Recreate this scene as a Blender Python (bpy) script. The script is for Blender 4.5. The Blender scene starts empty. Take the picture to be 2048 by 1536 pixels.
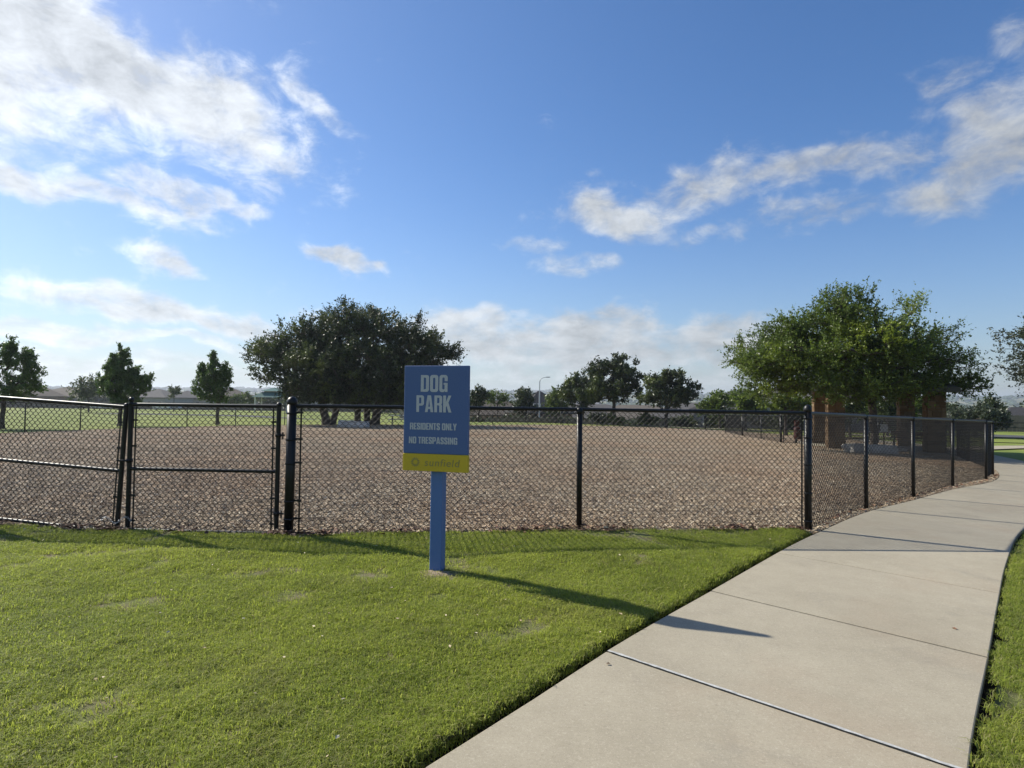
import bpy, bmesh, math, random
import numpy as np
from mathutils import Vector, Matrix, Euler
from mathutils.geometry import delaunay_2d_cdt
random.seed(7)
R = math.radians
SC = bpy.context.scene
COL = SC.collection

# ------------------------------------------------------------------ camera
F = 1150.0
ROLL = R(0.7); PITCH = math.atan(31 / F); CH = 1.6
cr, sr, cp, sp = math.cos(ROLL), math.sin(ROLL), math.cos(PITCH), math.sin(PITCH)
VR = Vector((cr, -sp * sr, cp * sr)); VU = Vector((-sr, -sp * cr, cp * cr)); VF = Vector((0, cp, sp))
cam = bpy.data.objects.new('camera', bpy.data.cameras.new('camera')); COL.objects.link(cam)
cam.data.sensor_width = 36; cam.data.lens = 36 * F / 2048
cam.data.clip_start = 0.05; cam.data.clip_end = 20000
m = Matrix((VR, VU, -VF)).transposed().to_4x4(); m.translation = (0, 0, CH)
cam.matrix_world = m
SC.camera = cam
SC.view_settings.view_transform = 'Standard'; SC.view_settings.look = 'None'
SC.view_settings.gamma = 1; SC.view_settings.use_curve_mapping = False
SC.view_settings.exposure = 0.66
SC.cycles.max_bounces = 6; SC.cycles.transparent_max_bounces = 16
SC.cycles.volume_bounces = 0
SC.cycles.use_denoising = True; SC.cycles.denoising_prefilter = 'ACCURATE'; SC.cycles.denoising_input_passes = 'RGB_ALBEDO_NORMAL'

def ray(px, py):
    return (VF + VR * ((px - 1024) / F) - VU * ((py - 768) / F))
def azel(px, py):
    d = ray(px, py).normalized()
    return math.atan2(d.x, d.y), math.asin(d.z)

# ------------------------------------------------------------------ world
SUN_EL = R(37); SUN_DIR = Vector((-0.865, 0.50, 0)).normalized()   # towards the sun, on the ground
W = bpy.data.worlds.new("World"); SC.world = W; W.use_nodes = True
nt = W.node_tree; N = nt.nodes; L = nt.links; N.clear()
def wn(t, **k):
    n = N.new(t)
    for a, b in k.items(): setattr(n, a, b)
    return n
def wmath(op, a, b=None, c=None, clamp=False):
    n = N.new('ShaderNodeMath'); n.operation = op; n.use_clamp = clamp
    for i, v in enumerate((a, b, c)):
        if v is None: continue
        if isinstance(v, (int, float)): n.inputs[i].default_value = v
        else: L.new(v, n.inputs[i])
    return n.outputs[0]
sky = wn('ShaderNodeTexSky', sky_type='NISHITA')
sky.sun_disc = False; sky.sun_elevation = SUN_EL
sky.sun_rotation = math.atan2(SUN_DIR.x, SUN_DIR.y)
sky.altitude = 100; sky.air_density = 1.0; sky.dust_density = 0.35; sky.ozone_density = 4.5
tc = wn('ShaderNodeTexCoord')
sep = wn('ShaderNodeSeparateXYZ'); L.new(tc.outputs['Generated'], sep.inputs[0])
X, Y, Z = sep.outputs
az = wmath('ARCTAN2', X, Y)
el = wmath('ARCSINE', Z)
# plane projection for cloud texture: clouds at one height seen in perspective
zz = wmath('ADD', wmath('MAXIMUM', Z, 0.0), 0.16)
comb = wn('ShaderNodeCombineXYZ')
L.new(wmath('DIVIDE', X, zz), comb.inputs[0]); L.new(wmath('DIVIDE', Y, zz), comb.inputs[1])
ae = wn('ShaderNodeCombineXYZ'); L.new(az, ae.inputs[0]); L.new(el, ae.inputs[1])
# warp the blob coordinates with noise so no cloud has an elliptical outline
def noise(vec, scale, detail, rough, off=(0, 0, 0), dist=0.0, sc=(1, 1, 1), rotz=0.0):
    mp = wn('ShaderNodeMapping'); mp.inputs['Location'].default_value = off; mp.inputs['Scale'].default_value = sc
    mp.inputs['Rotation'].default_value = (0, 0, rotz)
    L.new(vec, mp.inputs['Vector'])
    n = wn('ShaderNodeTexNoise'); n.inputs['Scale'].default_value = scale; n.inputs['Detail'].default_value = detail
    n.inputs['Roughness'].default_value = rough; n.inputs['Distortion'].default_value = dist
    L.new(mp.outputs[0], n.inputs['Vector'])
    return n
wrp = noise(ae.outputs[0], 7.0, 3, 0.55)
vs = wn('ShaderNodeVectorMath', operation='SUBTRACT'); L.new(wrp.outputs['Color'], vs.inputs[0]); vs.inputs[1].default_value = (.5, .5, .5)
vm = wn('ShaderNodeVectorMath', operation='MULTIPLY_ADD'); L.new(vs.outputs[0], vm.inputs[0]); vm.inputs[1].default_value = (.20, .11, 0); L.new(ae.outputs[0], vm.inputs[2])
AEW = vm.outputs[0]
# cloud groups: px, py, rx, ry, rotation (deg, clockwise in the picture), weight
BLOBS = [
 (150, 50, 380, 120, 20, .92), (330, 150, 240, 80, 25, .85), (60, 30, 200, 90, 10, .7), (640, 205, 95, 26, 20, .50), (-250, -50, 380, 220, 20, 1.0),
 (215, 262, 100, 34, 22, .46), (100, 200, 70, 30, 35, .30), (470, 245, 60, 25, 30, .35),
 (60, 345, 190, 30, 10, .80), (200, 375, 120, 30, 18, .78), (350, 385, 90, 34, 12, .72), (470, 395, 75, 24, 8, .72), (360, 425, 60, 14, 18, .5),
 (330, 520, 90, 24, 5, .92), (708, 527, 56, 20, 12, .90), (800, 520, 40, 8, 0, .25),
 (270, 605, 170, 32, 5, .95), (440, 632, 80, 24, 8, .85), (110, 655, 200, 16, 4, .75), (330, 672, 240, 14, 2, .66), (60, 700, 220, 16, 0, .66), (300, 725, 330, 14, 0, .55), (500, 690, 120, 18, 3, .5), (600, 640, 50, 18, 0, .5),
 (1225, 425, 92, 44, 12, .84), (1390, 372, 115, 44, -8, .68), (1620, 345, 240, 36, -6, .68), (1960, 300, 190, 78, -22, .72), (2150, 230, 200, 110, -20, .60),
 (1610, 437, 160, 28, -4, .56), (1400, 470, 60, 22, 5, .5), (1150, 525, 70, 24, 5, .58), (1080, 492, 60, 14, 0, .42), (1200, 350, 60, 24, 20, .36),
 (2000, 100, 240, 52, -25, .48), (1870, 140, 90, 22, -25, .22),
 (930, 680, 130, 50, 0, .8), (1150, 700, 260, 46, 0, .78), (1200, 655, 110, 28, 0, .8), (1420, 680, 190, 40, 0, .8), (1560, 680, 60, 50, 0, .5), (1250, 745, 420, 28, 0, .55), (1900, 745, 200, 16, 0, .3), (940, 640, 60, 20, 0, .5)]
acc = None
for (px, py, rx, ry, rot, w) in BLOBS:
    a0, e0 = azel(px, py)
    a1, e1 = azel(px + rx, py); sx = math.hypot((a1 - a0), (e1 - e0))
    a2, e2 = azel(px, py - ry); sy = math.hypot((a2 - a0), (e2 - e0))
    mp = wn('ShaderNodeMapping', vector_type='TEXTURE')
    mp.inputs['Location'].default_value = (a0, e0, 0); mp.inputs['Scale'].default_value = (sx, sy, 1); mp.inputs['Rotation'].default_value = (0, 0, -R(rot))
    L.new(AEW, mp.inputs['Vector'])
    ln = wn('ShaderNodeVectorMath', operation='LENGTH'); L.new(mp.outputs[0], ln.inputs[0])
    p = wmath('POWER', ln.outputs['Value'], 2.0)
    g = wmath('DIVIDE', w, wmath('ADD', wmath('MULTIPLY', wmath('MULTIPLY', p, p), 0.55), 1.0))
    acc = g if acc is None else wmath('MAXIMUM', wmath('ADD', acc, wmath('MULTIPLY', g, .12)), wmath('ADD', g, wmath('MULTIPLY', acc, .12)))
# the sky outside these directions carries the same broken cloud
mrb = wn('ShaderNodeMapRange'); L.new(wmath('ABSOLUTE', az), mrb.inputs['Value'])
mrb.inputs['From Min'].default_value = .85; mrb.inputs['From Max'].default_value = 1.15
big = noise(comb.outputs[0], 0.55, 3, .5, off=(3, 1, 0))
gen = wmath('MULTIPLY', mrb.outputs[0], wmath('MULTIPLY', wmath('SUBTRACT', big.outputs['Fac'], .38), 2.6))
acc = wmath('MAXIMUM', acc, gen)
def dens(off):
    n1 = noise(comb.outputs[0], 2.3, 8, .60, off=off, dist=.25, sc=(1, .8, 1), rotz=.5)
    n2 = noise(ae.outputs[0], 15, 8, .66, off=(off[0] * .2, off[1] * .2, 0), sc=(1, 1.7, 1), dist=.35)
    nn = wmath('ADD', wmath('MULTIPLY', n1.outputs['Fac'], .45), wmath('MULTIPLY', n2.outputs['Fac'], .55))
    return wmath('ADD', wmath('MULTIPLY', wmath('SUBTRACT', nn, .5), 3.1), wmath('SUBTRACT', wmath('MULTIPLY', acc, 1.3), .46))
d0 = dens((0, 0, 0)); d1 = dens((-.12, .16, 0))
mr = wn('ShaderNodeMapRange', interpolation_type='SMOOTHSTEP'); L.new(d0, mr.inputs['Value'])
mr.inputs['From Min'].default_value = -.18; mr.inputs['From Max'].default_value = .85
cov = wmath('MULTIPLY', mr.outputs[0], .93)
core = wn('ShaderNodeMapRange'); L.new(d0, core.inputs['Value']); core.inputs['From Min'].default_value = .35; core.inputs['From Max'].default_value = 1.35
lit = wn('ShaderNodeMapRange'); L.new(wmath('SUBTRACT', d0, d1), lit.inputs['Value']); lit.inputs['From Min'].default_value = -.45; lit.inputs['From Max'].default_value = .45
# low clouds are seen from the side with grey bases
low = wn('ShaderNodeMapRange'); L.new(el, low.inputs['Value']); low.inputs['From Min'].default_value = .03; low.inputs['From Max'].default_value = .30
sund = wn('ShaderNodeVectorMath', operation='DOT_PRODUCT'); L.new(tc.outputs['Generated'], sund.inputs[0])
sund.inputs[1].default_value = (SUN_DIR.x * math.cos(SUN_EL), SUN_DIR.y * math.cos(SUN_EL), math.sin(SUN_EL))
toward = wmath('POWER', wmath('MAXIMUM', wmath('MULTIPLY_ADD', sund.outputs['Value'], .5, .5), 0), 3.0)
shade = wmath('SUBTRACT', 1.0, wmath('MULTIPLY', core.outputs[0], wmath('MULTIPLY_ADD', low.outputs[0], -.10, .36)))
shade = wmath('MULTIPLY', shade, wmath('MULTIPLY_ADD', lit.outputs[0], .56, .68))
shade = wmath('MULTIPLY', shade, wmath('MULTIPLY_ADD', low.outputs[0], -.10, 1.10))
CLOUD = 5.6
bright = wmath('MULTIPLY', shade, wmath('MULTIPLY_ADD', toward, CLOUD * .86, CLOUD * .50))
ccol = wn('ShaderNodeVectorMath', operation='SCALE'); ccol.inputs[0].default_value = (.95, 1.0, 1.05); L.new(bright, ccol.inputs['Scale'])
# thin white veil in the moist air low over the horizon, stronger under the sun
veil = wmath('MULTIPLY', wmath('POWER', wmath('SUBTRACT', 1.0, wmath('MINIMUM', wmath('MAXIMUM', wmath('MULTIPLY', el, 1.55), 0), 1)), 4.5), .78)
veil = wmath('ADD', veil, wmath('MULTIPLY', wmath('POWER', toward, 1.6), .12), clamp=True)
sat = wn('ShaderNodeHueSaturation'); sat.inputs['Saturation'].default_value = 1.18; tint = wn('ShaderNodeMix', data_type='RGBA', blend_type='MULTIPLY'); tint.inputs[0].default_value = 1; L.new(sky.outputs[0], tint.inputs[6]); tint.inputs[7].default_value = (.99, .935, .96, 1); L.new(tint.outputs[2], sat.inputs['Color'])
vcol = wn('ShaderNodeMix', data_type='RGBA'); L.new(veil, vcol.inputs[0]); L.new(sat.outputs[0], vcol.inputs[6])
vcs = wn('ShaderNodeVectorMath', operation='SCALE'); vcs.inputs[0].default_value = (.80, .98, 1.06); L.new(wmath('MULTIPLY_ADD', toward, 1.9, 2.55), vcs.inputs['Scale'])
L.new(vcs.outputs[0], vcol.inputs[7])
mx = wn('ShaderNodeMix', data_type='RGBA'); L.new(cov, mx.inputs[0]); L.new(vcol.outputs[2], mx.inputs[6]); L.new(ccol.outputs[0], mx.inputs[7])
bg = wn('ShaderNodeBackground'); bg.inputs['Strength'].default_value = 0.097; L.new(mx.outputs[2], bg.inputs['Color'])
wo = wn('ShaderNodeOutputWorld'); L.new(bg.outputs[0], wo.inputs['Surface'])
W.cycles.sampling_method = 'MANUAL'; W.cycles.sample_map_resolution = 512

# ------------------------------------------------------------------ sun
sl = bpy.data.lights.new('sun', 'SUN'); sl.energy = 4.7; sl.angle = R(0.6); sl.color = (1.0, .945, .83)
so = bpy.data.objects.new('sun', sl); COL.objects.link(so)
sv = Vector((SUN_DIR.x * math.cos(SUN_EL), SUN_DIR.y * math.cos(SUN_EL), math.sin(SUN_EL)))
so.rotation_euler = sv.to_track_quat('Z', 'Y').to_euler(); so.location = sv * 50

# ------------------------------------------------------------------ helpers
def sm(a, b, t):
    t = min(1, max(0, (t - a) / (b - a))); return t * t * (3 - 2 * t)
def gz(x, y):
    r = math.hypot(x, y); z = 0.0
    if y > 6: z -= .0155 * min(y - 6, 160)
    if y > 3: z -= .02 * min(max(x - 3, 0), 18) * sm(3, 9, y)
    if y > 62: z -= 2.6 * sm(62, 92, y) * sm(-40, 0, x)
    if y > 168: z -= 6.5 * sm(168, 420, y)
    if r > 900: z += (46 + 9 * math.sin(x * .0016 + 1) + 6 * math.sin(x * .0041)) * sm(900, 3200, r)
    if r > 3400: z -= 60 * sm(3400, 9000, r)
    return z
def at(px, py, h=0.0):
    d = ray(px, py); t = 5.0
    for _ in range(160):
        tn = (gz(d.x * t, d.y * t) + h - CH) / d.z
        t = .5 * t + .5 * tn
    return d.x * t, d.y * t
def pt(px, py, D):
    d = ray(px, py); t = D / d.y
    return Vector((d.x * t, D, CH + d.z * t))
def obj(name, me, mat=None, parent=None, label=None, cat=None, group=None, kind=None):
    o = bpy.data.objects.new(name, me); COL.objects.link(o)
    if mat is not None and me is not None and not len(me.materials): me.materials.append(mat)
    if parent is not None: o.parent = parent
    tag(o, label, cat, group, kind); return o
def tag(o, label=None, cat=None, group=None, kind=None):
    if label: o['label'] = label
    if cat: o['category'] = cat
    if group: o['group'] = group
    if kind: o['kind'] = kind
    return o
def thing(name, loc, label, cat, group=None, rz=0.0):
    o = bpy.data.objects.new(name, None); COL.objects.link(o); o.location = loc; o.rotation_euler = (0, 0, rz)
    o.empty_display_size = .2
    return tag(o, label, cat, group)
def copy_tree(o, parent=None):
    c = o.copy(); COL.objects.link(c); c.parent = parent
    for ch in o.children: copy_tree(ch, c)
    return c
class MB:
    def __init__(s): s.v = []; s.f = []; s.smooth = []
    def add(s, v, f, smooth=False):
        n = len(s.v); s.v += [tuple(a) for a in v]; s.f += [tuple(i + n for i in q) for q in f]; s.smooth += [smooth] * len(f); return s
    def box(s, x0, y0, z0, x1, y1, z1, M=None, b=0.0):
        if b > 0:
            v = []
            for z, e in ((z0, b), (z0 + b, 0), (z1 - b, 0), (z1, b)):
                v += [(x0 + e, y0 + b if e == 0 else y0 + e, z)] if False else []
                x0e, x1e, y0e, y1e = x0 + e, x1 - e, y0 + e, y1 - e; c = b * .8
                v += [(x0e + c, y0e, z), (x1e - c, y0e, z), (x1e, y0e + c, z), (x1e, y1e - c, z), (x1e - c, y1e, z), (x0e + c, y1e, z), (x0e, y1e - c, z), (x0e, y0e + c, z)]
            f = [tuple(range(7, -1, -1)), tuple(range(24, 32))]
            for k in range(3):
                for i in range(8): j = (i + 1) % 8; f.append((k * 8 + i, k * 8 + j, k * 8 + 8 + j, k * 8 + 8 + i))
        else:
            v = [(x, y, z) for z in (z0, z1) for x, y in ((x0, y0), (x1, y0), (x1, y1), (x0, y1))]
            f = [(3, 2, 1, 0), (4, 5, 6, 7), (0, 1, 5, 4), (1, 2, 6, 5), (2, 3, 7, 6), (3, 0, 4, 7)]
        if M is not None: v = [M @ Vector(p) for p in v]
        return s.add(v, f)
    def tube(s, pts, r, n=8, cap=True, smooth=True):
        pts = [Vector(p) for p in pts]; rs = r if isinstance(r, (list, tuple)) else [r] * len(pts)
        v = []; f = []
        a = None
        for i, p in enumerate(pts):
            d = (pts[min(i + 1, len(pts) - 1)] - pts[max(i - 1, 0)])
            d = d.normalized() if d.length > 1e-9 else Vector((0, 0, 1))
            if a is None: a = d.orthogonal().normalized()
            a = (a - d * a.dot(d)); a = a.normalized() if a.length > 1e-6 else d.orthogonal().normalized()
            b = d.cross(a)
            for k in range(n):
                t = 2 * math.pi * k / n; v.append(p + (a * math.cos(t) + b * math.sin(t)) * rs[i])
        for i in range(len(pts) - 1):
            for k in range(n):
                j = (k + 1) % n; f.append((i * n + k, i * n + j, i * n + n + j, i * n + n + k))
        s.add(v, f, smooth)
        if cap:
            s.add([v[k] for k in range(n)], [tuple(range(n - 1, -1, -1))]); m0 = (len(pts) - 1) * n
            s.add([v[m0 + k] for k in range(n)], [tuple(range(n))])
        return s
    def lathe(s, c, prof, n=12, smooth=True):
        v = []; f = []
        for (r, z) in prof:
            for k in range(n): t = 2 * math.pi * k / n; v.append((c[0] + r * math.cos(t), c[1] + r * math.sin(t), c[2] + z))
        for i in range(len(prof) - 1):
            for k in range(n): j = (k + 1) % n; f.append((i * n + k, i * n + j, i * n + n + j, i * n + n + k))
        f.append(tuple(range(n - 1, -1, -1))); f.append(tuple((len(prof) - 1) * n + k for k in range(n)))
        return s.add(v, f, smooth)
    def mesh(s, name):
        me = bpy.data.meshes.new(name); me.from_pydata(s.v, [], s.f)
        me.polygons.foreach_set('use_smooth', s.smooth); me.update(); return me
    def build(s, name, mat, parent=None, **k): return obj(name, s.mesh(name), mat, parent, **k)
def np_mesh(name, v, f):
    me = bpy.data.meshes.new(name); k = f.shape[1]
    me.vertices.add(len(v)); me.vertices.foreach_set('co', v.astype(np.float32).ravel())
    me.loops.add(f.size); me.loops.foreach_set('vertex_index', f.astype(np.int32).ravel())
    me.polygons.add(len(f)); me.polygons.foreach_set('loop_start', np.arange(0, f.size, k, dtype=np.int32))
    me.update(calc_edges=True); me.validate(); return me

# ---- materials
class NT:
    def __init__(s, name):
        s.m = bpy.data.materials.new(name); s.m.use_nodes = True; s.t = s.m.node_tree; s.t.nodes.clear()
        s.out = s.t.nodes.new('ShaderNodeOutputMaterial')
    def n(s, t, ins=None, **k):
        n = s.t.nodes.new(t)
        for a, b in k.items(): setattr(n, a, b)
        for a, b in (ins or {}).items():
            if hasattr(b, 'is_linked') or hasattr(b, 'links'): s.t.links.new(b, n.inputs[a])
            else: n.inputs[a].default_value = b
        return n
    def noise(s, vec, scale, detail=4, rough=.55, dist=0.0, fac=True):
        n = s.n('ShaderNodeTexNoise', {'Vector': vec, 'Scale': scale, 'Detail': detail, 'Roughness': rough, 'Distortion': dist})
        return n.outputs['Fac'] if fac else n.outputs['Color']
    def ramp(s, fac, stops):
        n = s.n('ShaderNodeValToRGB', {'Fac': fac}); r = n.color_ramp
        while len(r.elements) < len(stops): r.elements.new(.5)
        for e, (p, c) in zip(r.elements, stops): e.position = p; e.color = (*c, 1) if len(c) == 3 else c
        return n.outputs['Color']
    def mix(s, f, a, b, bt='MIX'):
        n = s.n('ShaderNodeMix', data_type='RGBA', blend_type=bt)
        for i, v in ((0, f), (6, a), (7, b)):
            if hasattr(v, 'links'): s.t.links.new(v, n.inputs[i])
            else: n.inputs[i].default_value = v if i == 0 else ((*v, 1) if len(v) == 3 else v)
        return n.outputs[2]
    def math(s, op, a, b=0.0, clamp=False):
        n = s.n('ShaderNodeMath', operation=op, use_clamp=clamp)
        for i, v in ((0, a), (1, b)):
            if hasattr(v, 'links'): s.t.links.new(v, n.inputs[i])
            else: n.inputs[i].default_value = v
        return n.outputs[0]
    def bump(s, h, strength, dist):
        return s.n('ShaderNodeBump', {'Height': h, 'Strength': strength, 'Distance': dist}).outputs[0]
    def pbr(s, col, rough=.8, metal=0.0, bump=None, spec=.5, coat=0.0):
        c = (*col, 1) if isinstance(col, tuple) else col
        ins = {'Base Color': c, 'Roughness': rough, 'Metallic': metal, 'Specular IOR Level': spec}
        b = s.n('ShaderNodeBsdfPrincipled', ins)
        if bump is not None: s.t.links.new(bump, b.inputs['Normal'])
        s.t.links.new(b.outputs[0], s.out.inputs['Surface']); return s.m
    def pos(s): return s.n('ShaderNodeNewGeometry').outputs['Position']
    def objc(s): return s.n('ShaderNodeTexCoord').outputs['Object']
def simple(name, c, rough=.7, metal=0.0, var=.15, scale=6.0, bump=0.0, spec=.5):
    t = NT(name); p = t.objc(); nz = t.noise(p, scale, 5, .6)
    a = tuple(x * (1 - var) for x in c); b = tuple(min(1, x * (1 + var)) for x in c)
    col = t.ramp(nz, [(.3, a), (.7, b)])
    bp = t.bump(t.noise(p, scale * 6, 4, .6), bump, .01) if bump else None
    return t.pbr(col, rough, metal, bp, spec)

def grass_color(t, p):
    big = t.noise(p, .35, 4, .6); mid = t.noise(p, 2.6, 4, .6, .4); fine = t.noise(p, 11, 3, .6)
    c = t.ramp(big, [(.36, (.25, .31, .055)), (.64, (.47, .51, .095))])
    c = t.mix(t.n('ShaderNodeMapRange', {'Value': mid, 'From Min': .52, 'From Max': .74}).outputs[0], c, (.15, .18, .045))
    pt_ = t.noise(t.mix(1.0, p, (5, 2, 0), 'ADD'), .9, 5, .7, .5)
    c = t.mix(t.n('ShaderNodeMapRange', {'Value': pt_, 'From Min': .56, 'From Max': .72, 'To Max': .7}).outputs[0], c, (.26, .23, .11))
    c = t.mix(t.n('ShaderNodeMapRange', {'Value': fine, 'From Min': .58, 'From Max': .80}).outputs[0], c, (.20, .195, .085))
    return c
def blade_mat():
    t = NT('grass_blade'); p = t.pos(); c = grass_color(t, p)
    rnd = t.n('ShaderNodeNewGeometry').outputs['Random Per Island']
    oi = t.n('ShaderNodeObjectInfo').outputs['Random']
    c = t.mix(t.n('ShaderNodeMapRange', {'Value': rnd, 'From Min': .84, 'From Max': .88}).outputs[0], c, (.46, .41, .20))
    c = t.mix(t.math('MULTIPLY', t.math('POWER', oi, 1.5), .62), c, (.09, .14, .025))
    d = t.n('ShaderNodeBsdfPrincipled', {'Base Color': c, 'Roughness': .6, 'Specular IOR Level': .22})
    tr = t.n('ShaderNodeBsdfTranslucent', {'Color': t.mix(.5, c, (.48, .56, .07))})
    mx = t.n('ShaderNodeMixShader', {0: .55, 1: d.outputs[0], 2: tr.outputs[0]})
    t.t.links.new(mx.outputs[0], t.out.inputs['Surface']); return t.m
def leaf_mat(name, dark, light, trans=.3, yel=None, rough=.45):
    t = NT(name); g = t.n('ShaderNodeNewGeometry'); rnd = g.outputs['Random Per Island']
    nz = t.noise(t.objc(), .55, 3, .6)
    f = t.math('ADD', t.math('MULTIPLY', rnd, .55), t.math('MULTIPLY', nz, .5), True)
    c = t.ramp(f, [(.2, dark), (.8, light)])
    if yel: c = t.mix(t.n('ShaderNodeMapRange', {'Value': t.noise(t.objc(), .38, 2, .5), 'From Min': .52, 'From Max': .62}).outputs[0], c, yel)
    d = t.n('ShaderNodeBsdfPrincipled', {'Base Color': c, 'Roughness': rough, 'Specular IOR Level': .4})
    tr = t.n('ShaderNodeBsdfTranslucent', {'Color': c})
    mx = t.n('ShaderNodeMixShader', {0: trans, 1: d.outputs[0], 2: tr.outputs[0]})
    t.t.links.new(mx.outputs[0], t.out.inputs['Surface']); return t.m

def ground_mat():
    t = NT('field_grass'); p = t.pos()
    a = t.noise(p, .05, 4, .6); b = t.noise(p, 1.2, 5, .7); mp = t.n('ShaderNodeMapping', {'Vector': p, 'Scale': (.5, .06, 1)}).outputs[0]
    s = t.noise(mp, 1.0, 3, .6)
    c = t.ramp(t.math('ADD', t.math('MULTIPLY', a, .6), t.math('MULTIPLY', s, .4)), [(.38, (.16, .205, .04)), (.62, (.25, .275, .06))])
    c = t.mix(t.math('MULTIPLY', b, .4), c, (.07, .095, .025))
    # dry open land and scrub beyond the park
    ln = t.n('ShaderNodeVectorMath', {0: p}, operation='LENGTH').outputs['Value']
    far = t.n('ShaderNodeMapRange', {'Value': ln, 'From Min': 170.0, 'From Max': 320.0}).outputs[0]
    scrub = t.ramp(t.noise(p, .006, 6, .7), [(.42, (.05, .075, .03)), (.56, (.19, .18, .10))])
    c = t.mix(far, c, scrub)
    return t.pbr(c, .9, 0, t.bump(t.noise(p, 25, 4, .7), .6, .03), .2)
def soil_mat():
    t = NT('soil'); p = t.pos()
    c = t.ramp(t.noise(p, 18, 5, .7), [(.3, (.10, .08, .05)), (.7, (.27, .22, .145))])
    c = t.mix(t.n('ShaderNodeMapRange', {'Value': t.noise(p, 3, 4, .6), 'From Min': .35, 'From Max': .55}).outputs[0], c, (.13, .145, .045))
    return t.pbr(c, .95, 0, t.bump(t.noise(p, 60, 4, .7), .8, .02), .2)
def mulch_mat():
    t = NT('wood_mulch'); p = t.pos()
    v = t.n('ShaderNodeTexVoronoi', {'Vector': t.n('ShaderNodeMapping', {'Vector': t.mix(.12, p, t.noise(p, 9, 2, fac=False), 'ADD'), 'Scale': (14, 30, 14)}).outputs[0], 'Scale': 1.0})
    v2 = t.n('ShaderNodeTexVoronoi', {'Vector': t.n('ShaderNodeMapping', {'Vector': p, 'Scale': (34, 18, 20), 'Rotation': (0, 0, .7)}).outputs[0], 'Scale': 1.0})
    sp_ = t.n('ShaderNodeSeparateXYZ', {0: v.outputs['Color']}).outputs[0]
    c = t.ramp(sp_, [(.0, (.12, .088, .056)), (.4, (.30, .232, .152)), (.8, (.44, .352, .238)), (1, (.62, .53, .38))])
    sp2 = t.n('ShaderNodeSeparateXYZ', {0: v2.outputs['Color']}).outputs[1]
    c = t.mix(.4, c, t.ramp(sp2, [(0, (.15, .10, .07)), (.6, (.30, .21, .15)), (1, (.46, .35, .26))]))
    red = t.n('ShaderNodeMapRange', {'Value': t.noise(p, .22, 4, .6), 'From Min': .44, 'From Max': .62}).outputs[0]
    c = t.mix(t.math('MULTIPLY', red, .4), c, (.36, .225, .13))
    dk = t.n('ShaderNodeMapRange', {'Value': t.noise(t.n('ShaderNodeMapping', {'Vector': p, 'Scale': (.6, 1.8, 1)}).outputs[0], 1.3, 5, .7), 'From Min': .5, 'From Max': .75}).outputs[0]
    c = t.mix(t.math('MULTIPLY', dk, .5), c, (.075, .05, .038))
    h = t.math('ADD', v.outputs['Distance'], v2.outputs['Distance'])
    return t.pbr(c, .9, 0, t.bump(h, .9, .03), .2)
def chip_mat():
    t = NT('wood_chip'); oi = t.n('ShaderNodeObjectInfo').outputs['Random']; p = t.pos()
    c = t.ramp(oi, [(0, (.15, .108, .07)), (.3, (.33, .258, .172)), (.62, (.47, .382, .262)), (.9, (.62, .53, .39)), (1, (.76, .69, .55))])
    red = t.n('ShaderNodeMapRange', {'Value': t.noise(p, .22, 4, .6), 'From Min': .44, 'From Max': .62}).outputs[0]
    c = t.mix(t.math('MULTIPLY', red, .38), c, (.38, .24, .14))
    dk = t.n('ShaderNodeMapRange', {'Value': t.noise(t.n('ShaderNodeMapping', {'Vector': p, 'Scale': (.6, 1.8, 1)}).outputs[0], 1.3, 5, .7), 'From Min': .5, 'From Max': .72}).outputs[0]
    c = t.mix(t.math('MULTIPLY', dk, .45), c, (.13, .085, .058))
    gr = t.noise(t.n('ShaderNodeMapping', {'Vector': t.objc(), 'Scale': (8, 90, 90)}).outputs[0], 1, 3)
    c = t.mix(t.math('MULTIPLY', gr, .4), c, (.08, .055, .04))
    return t.pbr(c, .8, 0, None, .3)
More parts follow.
